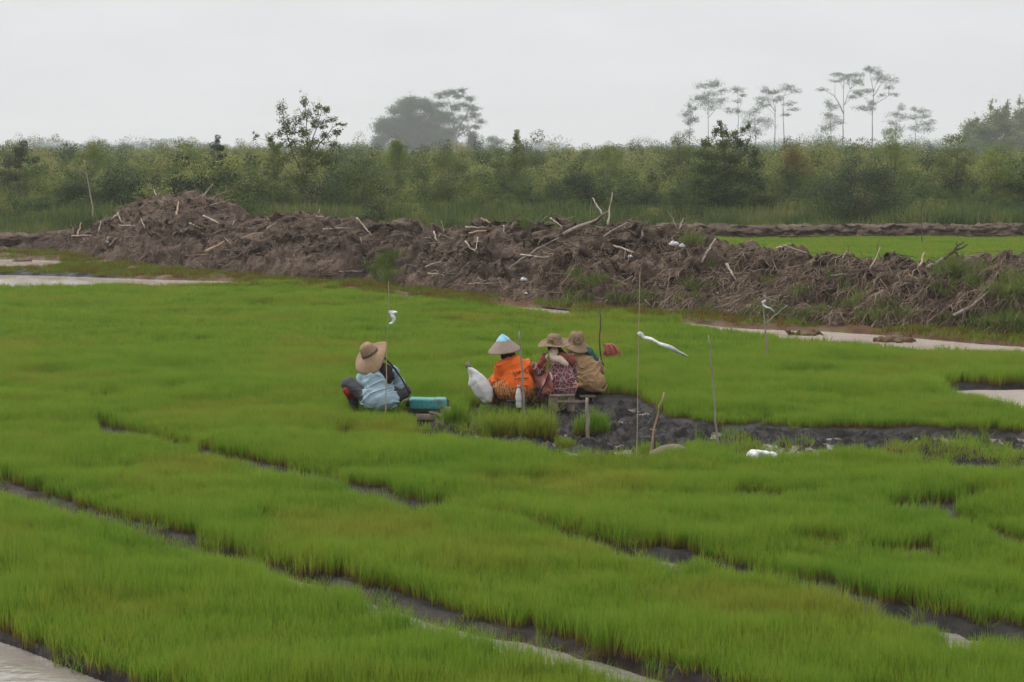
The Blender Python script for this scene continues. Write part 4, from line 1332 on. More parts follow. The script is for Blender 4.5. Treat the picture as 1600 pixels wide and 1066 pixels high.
limbed(1135, 84, [[(1135, 1000), (1135, 300), (1132, 250), (1126, 205), (1124, 190)], [(1134, 290), (1110, 250), (1100, 230)], [(1134, 280), (1160, 240), (1172, 215)]],
       [(1124, 190, 4, 7), (1118, 204, 7, 7), (1132, 207, 8, 7), (1147, 211, 9, 6), (1160, 203, 6, 4), (1168, 196, 4, 4), (1155, 222, 12, 8), (1130, 224, 15, 9), (1105, 224, 11, 8), (1093, 240, 14, 8), (1176, 236, 8, 7), (1120, 244, 20, 10), (1150, 247, 18, 10), (1182, 255, 12, 9), (1100, 262, 19, 10), (1135, 268, 22, 11), (1166, 273, 18, 11), (1088, 285, 18, 10), (1120, 291, 22, 11), (1155, 297, 20, 10), (1186, 286, 12, 9), (1105, 310, 20, 9), (1140, 316, 24, 9)],
       M['leaf_mid2'], 'tall pointed dark shrub standing highest out of the scrub', 'pointed_shrub', nl=75, ls=.10, r0=.05, seed=9, cat='shrub', dens=2.6)
# bare sapling left
limbed(145, 72, [[(146, 1000), (144, 326), (140, 300), (137, 275), (132, 250)]], [(129, 250, 9, 7), (136, 262, 7, 6), (124, 258, 5, 4)], M['leaf_rust'], 'thin pale bare sapling with a few rusty leaves at the left', 'sapling', nl=18, ls=.09, barkm='bark_pale', r0=.05, seed=2)

# far hazy trees
FG = 'hazy trees on the horizon'
pb = []
rg = np.random.default_rng(5)
for i in range(58):
    x = 650 + rg.uniform(-1, 1) * 56
    e = math.sqrt(max(0, 1 - ((x - 650) / 62) ** 2))
    pb.append((x, 232 - rg.uniform(0.05, 1) * 76 * e * (0.9 if x < 610 else 1), 11, 6.5))
for x, y in ((640, 205), (655, 198), (662, 212), (648, 216), (630, 212), (668, 200), (640, 190), (655, 185), (622, 200), (676, 214)):
    pb.append((x, y, 13, 8))
limbed(648, 330, [[(648, 1000), (646, 235), (640, 205), (630, 180)], [(646, 235), (665, 200), (690, 175)], [(646, 235), (615, 210), (600, 195)]], pb, M['leaf_far'], 'big rounded hazy tree on the horizon', 'broad_tree', nl=70, ls=.42, r0=.35, seed=3, group=FG)
limbed(716, 320, [[(716, 1000), (714, 232), (712, 205), (708, 180), (700, 152)], [(712, 205), (730, 180), (738, 155)], [(714, 215), (735, 200), (750, 190)]],
       [(686, 150, 9, 4), (697, 147, 10, 4), (690, 163, 12, 5), (708, 144, 10, 4), (718, 150, 9, 4), (722, 141, 8, 3), (735, 155, 8, 4), (728, 165, 11, 4), (738, 170, 10, 4), (712, 168, 12, 5), (742, 180, 10, 4), (750, 190, 9, 3), (728, 185, 11, 4), (708, 188, 14, 6), (745, 198, 8, 3), (722, 200, 12, 5), (700, 205, 14, 7), (735, 210, 8, 4), (695, 180, 14, 7)],
       M['leaf_far'], 'hazy tree with airy layered crown right of the big rounded tree', 'layered_tree', nl=60, ls=.36, r0=.25, seed=4, group=FG)
limbed(738, 260, [[(738, 1000), (738, 228), (738, 210)]], [(738, 214, 5, 7), (738, 222, 7, 7), (738, 232, 7, 7)], M['leaf_dark'], 'small dark columnar tree at the foot of the layered tree', 'columnar_tree', nl=110, ls=.30, r0=.15, seed=6, group=FG)
limbed(772, 280, [[(772, 1000), (772, 228), (770, 218)]], [(768, 218, 8, 5), (778, 222, 8, 5), (772, 230, 12, 6)], M['leaf_far'], 'small hazy tree right of the dark columnar tree', 'small_tree', nl=70, ls=.30, r0=.15, seed=7, group=FG)
SL = [
    (1105, 300, [[(1106, 1000), (1106, 220), (1105, 180), (1106, 145)], [(1105, 185), (1122, 165)]], [(1094, 134, 9, 3), (1108, 131, 9, 4), (1118, 130, 7, 4), (1098, 150, 12, 4), (1112, 147, 12, 4), (1128, 142, 8, 3), (1102, 160, 14, 4), (1128, 157, 11, 3), (1110, 168, 11, 3), (1090, 152, 8, 3)], 'slender hazy tree with the widest crown of the left trio'),
    (1152, 310, [[(1153, 1000), (1152, 215), (1152, 180), (1151, 145)]], [(1146, 141, 6, 3), (1155, 139, 8, 3), (1160, 147, 7, 2.5), (1152, 158, 5, 2.5), (1150, 172, 8, 3), (1140, 172, 9, 3)], 'thin hazy tree with a small tuft crown right of the widest crown'),
    (1077, 300, [[(1078, 1000), (1077, 225), (1077, 190), (1077, 165)]], [(1076, 166, 6, 4), (1084, 168, 6, 3), (1074, 178, 7, 4), (1082, 185, 8, 4), (1074, 192, 7, 4), (1086, 188, 7, 3), (1078, 205, 7, 4)], 'thin hazy tree at the left end of the row'),
    (1178, 290, [[(1180, 1000), (1180, 222), (1178, 195), (1176, 175)]], [(1168, 178, 9, 4), (1180, 172, 8, 4), (1188, 162, 8, 4), (1172, 190, 11, 5), (1186, 190, 9, 4), (1165, 200, 9, 4), (1198, 192, 9, 6), (1180, 205, 12, 5)], 'low sparse hazy tree between the two tall slender pairs'),
    (1205, 300, [[(1210, 1000), (1209, 220), (1210, 180), (1205, 150)], [(1210, 175), (1198, 158)]], [(1194, 141, 6, 4), (1203, 146, 9, 4), (1212, 142, 8, 2.5), (1190, 155, 10, 3), (1210, 158, 8, 2.5), (1196, 165, 8, 3)], 'tall slender hazy tree with a bent crown'),
    (1226, 300, [[(1225, 1000), (1224, 215), (1222, 180), (1222, 150)]], [(1232, 134, 9, 3), (1240, 142, 7, 2.5), (1226, 140, 8, 2.5), (1218, 154, 8, 2.5), (1232, 162, 8, 3), (1238, 172, 8, 2.5), (1228, 180, 7, 2)], 'tall slender hazy tree beside the bent one, crown to its right'),
    (1316, 300, [[(1314, 1000), (1315, 220), (1316, 180), (1315, 140), (1316, 120)], [(1316, 178), (1302, 150), (1286, 142)], [(1316, 165), (1325, 140)]], [(1308, 116, 11, 2.5), (1322, 117, 12, 2.5), (1334, 117, 8, 2.5), (1300, 125, 9, 2.5), (1316, 123, 12, 3), (1332, 128, 12, 3), (1340, 126, 8, 2.5), (1284, 140, 8, 2), (1328, 150, 8, 2.5), (1338, 145, 8, 2.5)], 'tall umbrella crowned hazy tree, left one of the tallest pair'),
    (1362, 300, [[(1360, 1000), (1361, 225), (1361, 180), (1362, 140), (1355, 112)], [(1362, 150), (1378, 125)], [(1361, 165), (1385, 150)]], [(1350, 106, 5, 3), (1358, 111, 10, 3), (1370, 112, 8, 2.5), (1378, 120, 9, 3), (1388, 125, 9, 2.5), (1368, 125, 9, 3), (1350, 143, 11, 3), (1342, 146, 9, 2.5), (1384, 136, 8, 3), (1395, 146, 7, 2), (1358, 160, 6, 4), (1345, 170, 11, 2.5), (1358, 172, 7, 3), (1375, 150, 7, 2.5)], 'tallest hazy tree on the horizon with a lopsided top'),
    (1296, 290, [[(1300, 1000), (1298, 225), (1296, 195), (1294, 165)]], [(1290, 162, 8, 4), (1300, 168, 9, 4), (1288, 180, 8, 4), (1302, 182, 8, 4), (1294, 195, 10, 5), (1284, 200, 8, 3), (1310, 190, 7, 3)], 'low sparse hazy tree left of the tallest pair'),
    (1400, 290, [[(1396, 1000), (1398, 225), (1398, 195), (1402, 168)]], [(1404, 168, 6, 4), (1396, 178, 9, 4), (1408, 182, 8, 4), (1390, 192, 9, 4), (1402, 198, 9, 4), (1384, 205, 9, 3)], 'low sparse hazy tree just right of the tallest pair'),
    (1432, 290, [[(1428, 1000), (1428, 225), (1430, 195), (1426, 172)]], [(1424, 170, 7, 3), (1434, 176, 9, 3), (1445, 182, 9, 3), (1425, 186, 9, 4), (1440, 192, 9, 3), (1455, 188, 7, 2.5), (1430, 203, 12, 4), (1448, 200, 8, 3)], 'low sparse hazy tree at the right end of the row'),
]
for i, (px, Y, st, pd, lab) in enumerate(SL):
    limbed(px, Y, st, pd, M['leaf_far'], lab, 'slender_tree', nl=30 if 'low' in lab else 40, ls=.30, r0=.19 if 'all' in lab[:6] else .15, seed=20 + i, group=FG, barkm='bark')
# bamboo thicket right
rg = np.random.default_rng(77)
pb, stm = [], []
for i in range(120):
    x = rg.uniform(1508, 1640)
    top = np.interp(x, [1500, 1515, 1530, 1555, 1575, 1590, 1640], [222, 198, 190, 176, 184, 172, 182])
    pb.append((x, rg.uniform(top, 240), 10, 9))
for x0, x1, t in ((1552, 1545, 158), (1560, 1568, 160), (1585, 1590, 155), (1590, 1600, 158), (1530, 1522, 182), (1575, 1570, 172)):
    stm.append([(x0, 1000), (x0, 235), ((x0 + x1) / 2, 200), (x1, t)])
    pb.append((x1, t + 5, 4, 7))
limbed(1560, 400, stm, pb, M['bamboo_leaf'], 'feathery bamboo thicket rising at the right edge of the horizon', 'bamboo_thicket', nl=70, ls=.44, r0=.11, seed=60, dens=3.5, barkm='bark_pale', cat='bamboo', droop=0.4)

# far dark bushes below the slender trees and the blue treeline: read as one mass
mb = MB()
rg = np.random.default_rng(81)
for i in range(1300):
    Y = rg.uniform(1100, 2000)
    x = rg.uniform(-1, 1) * 0.33 * Y
    u = 800 + F * x / Y
    h = 8 + 5 * vn(u * 0.02, Y * .01, 0, 801) + 4 * vn(u * .06, 0, 0, 802) + rg.uniform(0, 2.5) + (2 if u < 350 else 0)
    h = max(3.0, h * .85)
    nn = 240
    C = rg.normal(0, 1, (nn, 3))
    C = C / np.linalg.norm(C, axis=1)[:, None] * rg.uniform(.3, 1, (nn, 1)) ** .4 * np.array([h * .85, h * .4, h * .40]) + np.array([x, Y, h * .58])
    C = C[C[:, 2] < h * (.92 + .06 * rg.uniform(-1, 1, len(C)))]
    C[:, 2] = np.maximum(C[:, 2], 0.2)
    mb.add(*leaves(C, h * .08, .3, .6, rg))
tag(mb.build('far_woodland', M['leaf_far']), 'far blue hazy woodland along the horizon', 'woodland', kind='stuff')
mb = MB()
for i in range(300):
    Y = rg.uniform(320, 520)
    u = rg.uniform(700, 1640) if i % 4 else rg.uniform(-40, 700)
    x = (u - 800) * Y / F
    h = 5.2 + 1.6 * vn(u * 0.03, 0, 0, 811) + rg.uniform(-1, .9) + (1.4 if u > 1000 else -0.6)
    nn = 700
    C = rg.normal(0, 1, (nn, 3))
    C = C / np.linalg.norm(C, axis=1)[:, None] * rg.uniform(.3, 1, (nn, 1)) ** .4 * np.array([h * .55, h * .45, h * .36]) + np.array([x, Y, h * .6])
    C = C[C[:, 2] < h * (.92 + .06 * rg.uniform(-1, 1, len(C)))]
    C[:, 2] = np.maximum(C[:, 2], 0.1)
    mb.add(*leaves(C, .19, .3, .55, rg))
tag(mb.build('distant_thicket', M['leaf_far']), 'dull green hazy thicket below the slender trees', 'thicket', kind='stuff')

# ---------------------------------------------------------------- people
def unit(v):
    v = np.asarray(v, float)
    return v / np.linalg.norm(v)


def add_head(s, c, face, tilt=0.0):
    """cranium, jaw, nose, ears, brow; returns the head frame"""
    f = unit(face)
    upv = unit(np.array([0, 0, 1.0]) - f * f[2])
    r = np.cross(f, upv)
    R = np.stack([r, f, upv], 1)
    L = lambda x, y, z: np.asarray(c) + R @ np.array([x, y, z])
    s.ell(c, (.074, .092, .10), .02, R)
    s.ell(L(0, .028, -.055), (.055, .065, .062), .03, R)          # jaw
    s.ell(L(0, .075, -.095), (.022, .02, .018), .02)              # chin
    s.cap(L(0, .088, .0), L(0, .108, -.03), .009, .014, .012)     # nose
    s.cap(L(-.04, .082, .018), L(.04, .082, .018), .010, .010, .012)
    s.cap(L(-.02, .093, -.06), L(.02, .093, -.06), .008, .008, .01)   # lips
    for e in (-1, 1):
        s.ell(L(e * .078, -.005, -.01), (.010, .02, .032), .01, R)
    return R


def add_hand(s, wrist, d, nrm, side, curl=0.7):
    """palm, four unequal bent fingers and a thumb from the side of the palm"""
    d, nrm = unit(d), unit(nrm)
    sd = unit(np.cross(d, nrm)) * side
    w = np.asarray(wrist, float)
    pc = w + d * .045
    for k in (-.026, -.009, .009, .026):
        s.cap(w + d * .01 + sd * k * .6, w + d * .082 + sd * k, .013, .012, .012)
    for k, ln in ((.030, .062), (.010, .072), (-.010, .068), (-.030, .052)):
        b = w + d * .088 + sd * k
        m1 = b + (d * math.cos(curl * .6) + nrm * math.sin(curl * .6)) * ln * .5
        m2 = m1 + (d * math.cos(curl * 1.5) + nrm * math.sin(curl * 1.5)) * ln * .5
        s.cap(b, m1, .0095, .0088, .004)
        s.cap(m1, m2, .0088, .0075, .004)
    t0 = w + d * .025 + sd * .030
    t1 = t0 + unit(d * .6 + sd * .75 + nrm * .3) * .036
    s.cap(t0, t1, .0125, .0105, .008)
    s.cap(t1, t1 + unit(d * .9 + sd * .15 + nrm * .5) * .028, .0105, .0085, .004)


def limb_curve(a, b, c, k):
    return [a, b, c]


def body_sdf(S, vox=0.0095):
    s = SDF((-.62, -.35, -.08), (.55, .85, 1.08), vox)
    s.cap(S['hipL'], S['hipR'], .115, .115, .04)
    s.cap(S['pelvis'], S['chest'], .125, .135, .05)
    s.cap(S['shL'], S['shR'], .06, .06, .05)
    s.cap(S['chest'], S['neck'], .10, .055, .05)
    s.cap(S['neck'], S['head'], .052, .052, .02)
    R = add_head(s, S['head'], S['face'])
    for q in 'LR':
        s.cap(S['sh' + q], S['el' + q], .050, .040, .03)
        s.cap(S['el' + q], S['wr' + q], .041, .027, .02)
        add_hand(s, S['wr' + q], np.asarray(S['hd' + q]), S.get('hn' + q, (0, 0, -1)), 1 if q == 'L' else -1, .8)
        s.cap(S['hip' + q], S['kn' + q], .088, .060, .03)
        s.cap(S['kn' + q], S['an' + q], .058, .037, .02)
        a, t = np.asarray(S['an' + q], float), np.asarray(S['to' + q], float)
        s.cap(a, a + (t - a) * .2 + np.array([0, 0, -.02]), .036, .036, .02)
        s.cap(a + np.array([0, 0, -.02]), t, .036, .024, .02)
        dr = unit(t - a)
        sdv = unit(np.cross(dr, (0, 0, 1)))
        for i in range(5):
            s.cap(t + sdv * (i - 2) * .014, t + sdv * (i - 2) * .015 + dr * (.03 - .003 * i), .010, .008, .004)
    return s, R


def make_body(S, loc, label):
    s, R = body_sdf(S)
    V, Q = s.nets()
    h = np.asarray(S['head'])
    L = (V - h) @ R
    tone = np.zeros(len(V))
    for e in (-1, 1):     # eyes and brows
        tone = np.maximum(tone, (np.hypot((L[:, 0] - e * .032) / .016, (L[:, 2] - .004) / .008) < 1) * (L[:, 1] > .05) * 1.0)
        tone = np.maximum(tone, (np.hypot((L[:, 0] - e * .034) / .024, (L[:, 2] - .024) / .006) < 1) * (L[:, 1] > .05) * .8)
    tone = np.maximum(tone, (np.hypot(L[:, 0] / .026, (L[:, 2] + .06) / .006) < 1) * (L[:, 1] > .05) * .45)
    o = MB().add(V, Q, tone=tone).build('person', M['skin'])
    o.location = loc
    tag(o, label, 'person', 'workers in the seedling field')
    return o


def garment(name, par, mat, fn, vox=0.009, lo=(-.64, -.38, -.08), hi=(.58, .85, 1.08), warp=(.010, 9.0, 1), tonefn=None):
    s = SDF(lo, hi, vox)
    fn(s)
    s.warp(warp[0] * .5, warp[1] * .7, warp[2])
    X, Y, Z = s.grid()
    nr_ = np.abs(s.F) < .06
    x, y, z = X[nr_], Y[nr_], Z[nr_]
    q = .25 * vn(x * 5, y * 5, z * 5, warp[2] + 3)
    f1 = (1 - np.abs(vn((x * .75 + z * .5) * 4.5 + q * 3, y * 3, (z - x * .45) * 13 + q * 5, warp[2] + 5))) ** 3
    f2 = (1 - np.abs(vn(x * 12 + q * 6, y * 6, z * 5, warp[2] + 7))) ** 3
    s.F[nr_] += warp[0] * (-1.5 * f1 - .8 * f2 + .7)
    V, Q = s.nets()
    return MB().add(V, Q, tone=None if tonefn is None else tonefn(V)).build(name, mat, parent=par)


def shirt_fn(S, g=.03, hem=None, full=1.0, sleeve=1.0, back=None):
    def fn(s):
        s.cap(S['hipL'], S['hipR'], .13 * full + g * .3, None, .05)
        s.cap(S['pelvis'], S['chest'], .135 * full + g * .4, .140 * full + g * .35, .07)
        s.cap(S['shL'], S['shR'], .062 + g * .55, None, .07)
        s.cap(S['chest'], S['neck'], .10 + g * .5, .062, .05)
        if back is not None:
            for c, r in back:
                s.ell(c, r, .06)
        for q in 'LR':
            s.cap(S['sh' + q], S['el' + q], .058 + g * .5, .052 + g * .4, .045)
            e, w = np.asarray(S['el' + q], float), np.asarray(S['wr' + q], float)
            s.cap(e, e + (w - e) * .92 * sleeve, .052 + g * .4, .040 + g * .25, .03)
        if hem is not None:
            s.cut((0, 0, -1), -hem)
    return fn


def leg_fn(S, g=.018, skirt=None, shin=1.0):
    def fn(s):
        s.cap(S['hipL'], S['hipR'], .125 + g, None, .05)
        for q in 'LR':
            s.cap(S['hip' + q], S['kn' + q], .092 + g, .066 + g, .04)
            k, a = np.asarray(S['kn' + q], float), np.asarray(S['an' + q], float)
            s.cap(k, k + (a - k) * .9 * shin, .064 + g, .045 + g, .03)
        for c, r in (skirt or []):
            s.ell(c, r, .08)
    return fn


def hat(par, c, axis, R0, ch, cr, mat, wave=(), curl=0.0, band=None, top_flat=0.35, name='straw_hat', seed=0):
    """woven hat: crown radius cr, height ch, brim radius R0; wave = (amp, k, phase) around the brim"""
    rg = np.random.default_rng(seed)
    na = 56
    a = np.arange(na) * 2 * math.pi / na
    prof = [(0.0, ch), (cr * .35, ch * .985), (cr * .65, ch * .92), (cr * .86, ch * .74), (cr * .97, ch * .45), (cr * 1.02, ch * .12), (cr * 1.06, 0.0)]
    nb = 9
    for i in range(1, nb + 1):
        t = i / nb
        prof.append((cr * 1.06 + (R0 - cr * 1.06) * t, None))
    ring = []
    for r, z in prof:
        if z is None:
            t = (r - cr * 1.06) / (R0 - cr * 1.06)
            zz = -0.035 * t + curl * t ** 2.2 + sum(am * np.cos(k * a + ph) * t ** 1.6 for am, k, ph in wave)
            rr = r * (1 + .02 * np.sin(5 * a + seed) * t)
        else:
            zz, rr = np.full(na, z) * (1 + .03 * np.cos(a * 2 + seed)), np.full(na, max(r, 1e-4)) * (1 + .03 * np.sin(3 * a + seed))
        ring.append(np.stack([rr * np.cos(a), rr * np.sin(a), zz], 1))
    outer = np.array(ring)
    inner = outer * np.array([1, 1, 1]) - np.array([0, 0, .007])
    allr = np.concatenate([outer, inner[::-1]])
    Rm = frame_from(axis)
    V = allr.reshape(-1, 3) @ Rm.T
    nr = len(allr)
    Q = [(i * na + j, i * na + (j + 1) % na, (i + 1) * na + (j + 1) % na, (i + 1) * na + j) for i in range(nr - 1) for j in range(na)]
    o = MB().add(V, np.array(Q)[:, ::-1]).build(name, mat, parent=par)
    o.location = c
    if band:
        bandr = []
        for z in (.03, .0):
            bandr.append(np.stack([cr * 1.075 * np.cos(a), cr * 1.075 * np.sin(a), np.full(na, z + .004)], 1))
        Vb = np.concatenate(bandr) @ Rm.T
        Qb = [(j, (j + 1) % na, na + (j + 1) % na, na + j) for j in range(na)]
        MB().add(Vb, Qb).build('hat_band', band, parent=o)
    return o


def scarf(name, par, mat, parts, wr=(.008, 12, 3)):
    def fn(s):
        for p in parts:
            if len(p) == 2:
                s.ell(p[0], p[1], .04)
            else:
                s.cap(*p, .04)
    return garment(name, par, mat, fn, warp=wr)


# --- blue shirt
A = dict(hipL=(-.09, .02, .15), hipR=(.11, .02, .15), pelvis=(.02, .0, .17), chest=(-.02, .09, .42), neck=(-.05, .16, .55), shL=(-.195, .11, .44), shR=(.165, .12, .50), head=(-.105, .21, .645), face=(-.35, .85, -.4),
         elL=(-.27, .20, .26), elR=(.25, .22, .30), wrL=(-.20, .40, .24), wrR=(.12, .42, .26), hdL=(.35, .9, -.2), hdR=(-.3, .9, -.2), knL=(-.41, .20, .33), knR=(.31, .30, .21), anL=(-.33, .34, .0), anR=(.10, .44, .0), toL=(-.28, .50, -.05), toR=(-.04, .52, -.05))
gA = G(592, 654)
pa = make_body(A, (gA[0], gA[1], .10), 'person in light blue shirt and wide floppy straw hat sitting with back turned')
garment('shirt', pa, M['blue_shirt'], shirt_fn(A, .022, .02, 1.0, back=[((.03, -.02, .17), (.225, .135, .14)), ((-.01, .05, .38), (.20, .115, .20))]), warp=(.016, 8, 1))
garment('trousers', pa, M['grey_trouser'], leg_fn(A, .016), warp=(.007, 10, 2))
scarf('red_leg_wrap', pa, M['red_cloth'], [((-.405, .165, .255), (-.36, .27, .15), .068, .058)])
scarf('headscarf', pa, M['black_scarf'], [((-.10, .195, .64), (.10, .12, .12)), ((-.03, .10, .57), (.10, .02, .53), .07, .065), ((.10, .02, .535), (.17, -.02, .44), .055, .05), ((-.02, .05, .545), (.14, -.02, .45), .05, .05), ((.05, -.0, .52), (.145, -.05, .385), .05, .03)])
hat(pa, (-.115, .15, .715), (-.47, -.20, .86), .255, .165, .108, M['straw_a'], wave=((.105, 1, 5.1), (.028, 2, .6), (.015, 3, 1.0)), band=M['wood_dark'], seed=3)

# --- orange shirt
B = dict(hipL=(-.10, .03, .25), hipR=(.12, .05, .25), pelvis=(.02, .02, .27), chest=(.0, .08, .53), neck=(-.06, .12, .66), shL=(-.175, .06, .57), shR=(.13, .16, .58), head=(-.115, .16, .755), face=(-.55, .8, -.25),
         elL=(-.245, .14, .36), elR=(.20, .30, .38), wrL=(-.22, .36, .30), wrR=(.02, .46, .32), hdL=(.2, .95, -.25), hdR=(-.5, .8, -.25), knL=(-.27, .30, .33), knR=(.06, .47, .36), anL=(-.24, .42, .07), anR=(.02, .56, .07), toL=(-.32, .56, .04), toR=(-.02, .70, .04))
gB = G(805, 639)
pb_ = make_body(B, (gB[0], gB[1], 0), 'person in bright orange shirt and conical hat sitting on a low stool')


def print_tone(V):
    t = np.zeros(len(V))
    bk = V[:, 1] < .12
    x, z = V[:, 0], V[:, 2]
    r_ = np.random.default_rng(4)
    def stroke(x0, z0, x1, z1, w):
        nonlocal t
        d = np.array([x1 - x0, z1 - z0])
        tt_ = np.clip(((x - x0) * d[0] + (z - z0) * d[1]) / (d @ d), 0, 1)
        t = np.maximum(t, (np.hypot(x - x0 - tt_ * d[0], z - z0 - tt_ * d[1]) < w) * bk)
    for (x0, z0, x1, z1) in ((-.03, .47, -.005, .50), (-.03, .50, .0, .468), (-.015, .455, .012, .462), (.012, .475, .018, .51), (.018, .51, .036, .498), (.03, .47, .045, .512), (.05, .48, .06, .52), (.06, .522, .08, .50), (.085, .505, .092, .535), (.10, .50, .128, .512), (.135, .49, .14, .52), (.15, .48, .175, .50)):
        stroke(x0, z0, x1, z1, .0068)
    stroke(-.005, .418, .17, .425, .008)
    stroke(.03, .400, .16, .404, .005)
    return t * .8


garment('shirt', pb_, M['orange_shirt'], shirt_fn(B, .018, .25, 1.0, back=[((.04, .0, .35), (.19, .145, .15)), ((.01, .06, .52), (.175, .115, .17))]), vox=.009, warp=(.015, 8, 11), tonefn=print_tone)
garment('sarong', pb_, M['sarong'], leg_fn(B, .03, [((.0, .03, .25), (.235, .19, .13)), ((-.14, .2, .26), (.19, .17, .12))]), warp=(.008, 9, 12))
scarf('headscarf', pb_, M['black_scarf'], [((-.11, .15, .75), (.095, .11, .12)), ((-.09, .12, .69), (-.05, .08, .66), .075, .07)])
# conical hat
cn = 64
a = np.arange(cn) * 2 * math.pi / cn
Rm = frame_from((-.13, -.16, 1))
rings = []
Hc, Rc = .215, .215
for t in (0.002, .15, .30, .42, .43, .6, .8, .93, 1.0):
    rings.append(np.stack([Rc * t * np.cos(a), Rc * t * np.sin(a), Hc * (1 - t ** 1.08) + .004 * np.sin(3 * a) * t], 1))
for t in (1.0, .9, .5, .1):
    rings.append(np.stack([Rc * t * np.cos(a), Rc * t * np.sin(a), Hc * (1 - t ** 1.08) - .010 + .004 * np.sin(3 * a) * t], 1))
V = np.concatenate(rings) @ Rm.T
Q = np.array([(i * cn + j, i * cn + (j + 1) % cn, (i + 1) * cn + (j + 1) % cn, (i + 1) * cn + j) for i in range(len(rings) - 1) for j in range(cn)])[:, ::-1]
ch_ = MB().add(V, Q).build('conical_hat', M['straw_cone'], parent=pb_)
ch_.location = (-.145, .12, .785)
rings = []
for i, t in enumerate((0.002, .15, .30, .40)):
    rings.append(np.stack([(Rc * t + .005) * np.cos(a), (Rc * t + .005) * np.sin(a), Hc * (1 - t ** 1.08) + .006 - (i == 3) * .02 * (np.abs(np.sin(2 * a)))], 1))
MB().add(np.concatenate(rings) @ Rm.T, Q[:3 * cn]).build('blue_cover', M['hatcloth'], parent=ch_)
MB().add(*tube(np.concatenate([np.stack([Rc * 1.005 * np.cos(a), Rc * 1.005 * np.sin(a), 0 * a - .003 + .004 * np.sin(3 * a)], 1), [[Rc * 1.005, 0, -.003]]]) @ Rm.T, .006, 6, 0, False)).build('rim', M['straw_b'], parent=ch_)

# --- purple patterned dress
Cc = dict(hipL=(-.08, .03, .30), hipR=(.12, .03, .30), pelvis=(.03, .02, .32), chest=(.01, .06, .58), neck=(-.03, .11, .73), shL=(-.155, .08, .655), shR=(.155, .09, .645), head=(-.05, .15, .83), face=(-.5, .85, -.15),
          elL=(-.255, .10, .50), elR=(.21, .26, .45), wrL=(-.30, .26, .555), wrR=(.05, .44, .45), hdL=(-.35, .9, -.1), hdR=(-.5, .8, -.2), knL=(-.27, .27, .46), knR=(.02, .44, .47), anL=(-.20, .30, .08), anR=(.0, .48, .08), toL=(-.25, .45, .04), toR=(-.04, .63, .04))
gC = G(872, 639)
pc_ = make_body(Cc, (gC[0], gC[1], 0), 'person in maroon and white patterned blouse with a woven brimmed hat on a wooden box')
garment('blouse', pc_, M['batik'], shirt_fn(Cc, .018, .205, 1.0, back=[((.04, .0, .37), (.185, .15, .17)), ((.01, .05, .58), (.165, .112, .16))]), warp=(.016, 8, 21))
garment('skirt', pc_, M['pink_cloth'], leg_fn(Cc, .014, [((.0, .08, .29), (.17, .14, .10)), ((-.20, .24, .30), (.12, .12, .20))]), warp=(.008, 9, 22))
scarf('collar_scarf', pc_, M['cream_cloth'], [((-.12, .0, .70), (.02, -.05, .66), .05, .05), ((.02, -.05, .665), (.10, -.055, .61), .045, .035), ((-.05, .08, .74), (.07, .09, .10))])
scarf('shoulder_yoke', pc_, M['maroon'], [((.06, .0, .70), (.17, .03, .64), .062, .07), ((-.17, .06, .66), (-.20, .07, .60), .072, .068)])
scarf('headscarf', pc_, M['black_scarf'], [((-.05, .14, .82), (.088, .105, .105)), ((-.03, .1, .77), (.05, .06, .72), .07, .06)])
hat(pc_, (-.05, .12, .875), (.0, -.12, 1), .225, .125, .105, M['straw_b'], wave=((.022, 2, 2.6), (.014, 3, .4)), curl=.02, seed=8)

# --- tan shirt
D = dict(hipL=(-.03, .03, .19), hipR=(.15, .03, .19), pelvis=(.07, .0, .21), chest=(.0, .08, .48), neck=(-.09, .14, .62), shL=(-.17, .13, .545), shR=(.13, .10, .53), head=(-.165, .17, .72), face=(-.92, .35, -.15),
         elL=(-.25, .28, .37), elR=(.21, .27, .36), wrL=(-.15, .46, .37), wrR=(.06, .46, .36), hdL=(.2, .9, -.2), hdR=(-.4, .85, -.2), knL=(-.16, .42, .44), knR=(.18, .40, .43), anL=(-.08, .24, .09), anR=(.14, .22, .09), toL=(-.12, .40, .045), toR=(.16, .38, .045))
gD = G(915, 624)
pd_ = make_body(D, (gD[0], gD[1], 0), 'person in tan shirt and tall crowned brimmed hat squatting at the end of the row')
garment('shirt', pd_, M['tan_shirt'], shirt_fn(D, .016, .12, 1.0, back=[((.09, -.01, .26), (.18, .145, .15)), ((.02, .05, .45), (.185, .115, .18))]), warp=(.017, 8, 31))
garment('trousers', pd_, M['black'], leg_fn(D, .016), warp=(.006, 10, 32))
scarf('undershirt', pd_, M['white_cloth'], [((.235, .02, .22), (.21, .0, .15), .05, .055)])
scarf('headscarf', pd_, M['green_scarf'], [((-.115, .165, .745), (.085, .085, .085)), ((-.06, .13, .70), (.05, .06, .64), .06, .055), ((.05, .06, .655), (.135, .02, .555), .055, .045)])
hat(pd_, (-.13, .14, .775), (.10, -.22, 1), .235, .165, .112, M['straw_b'], wave=((.045, 1, math.pi), (.020, 2, .5), (.012, 3, 1.2)), curl=.0, seed=12)

# ---------------------------------------------------------------- things round the workers
def wbox(o_c, size, R=None, mb=None):
    mb = mb or MB()
    mb.add(*box_v(o_c, size, R, .004))
    return mb


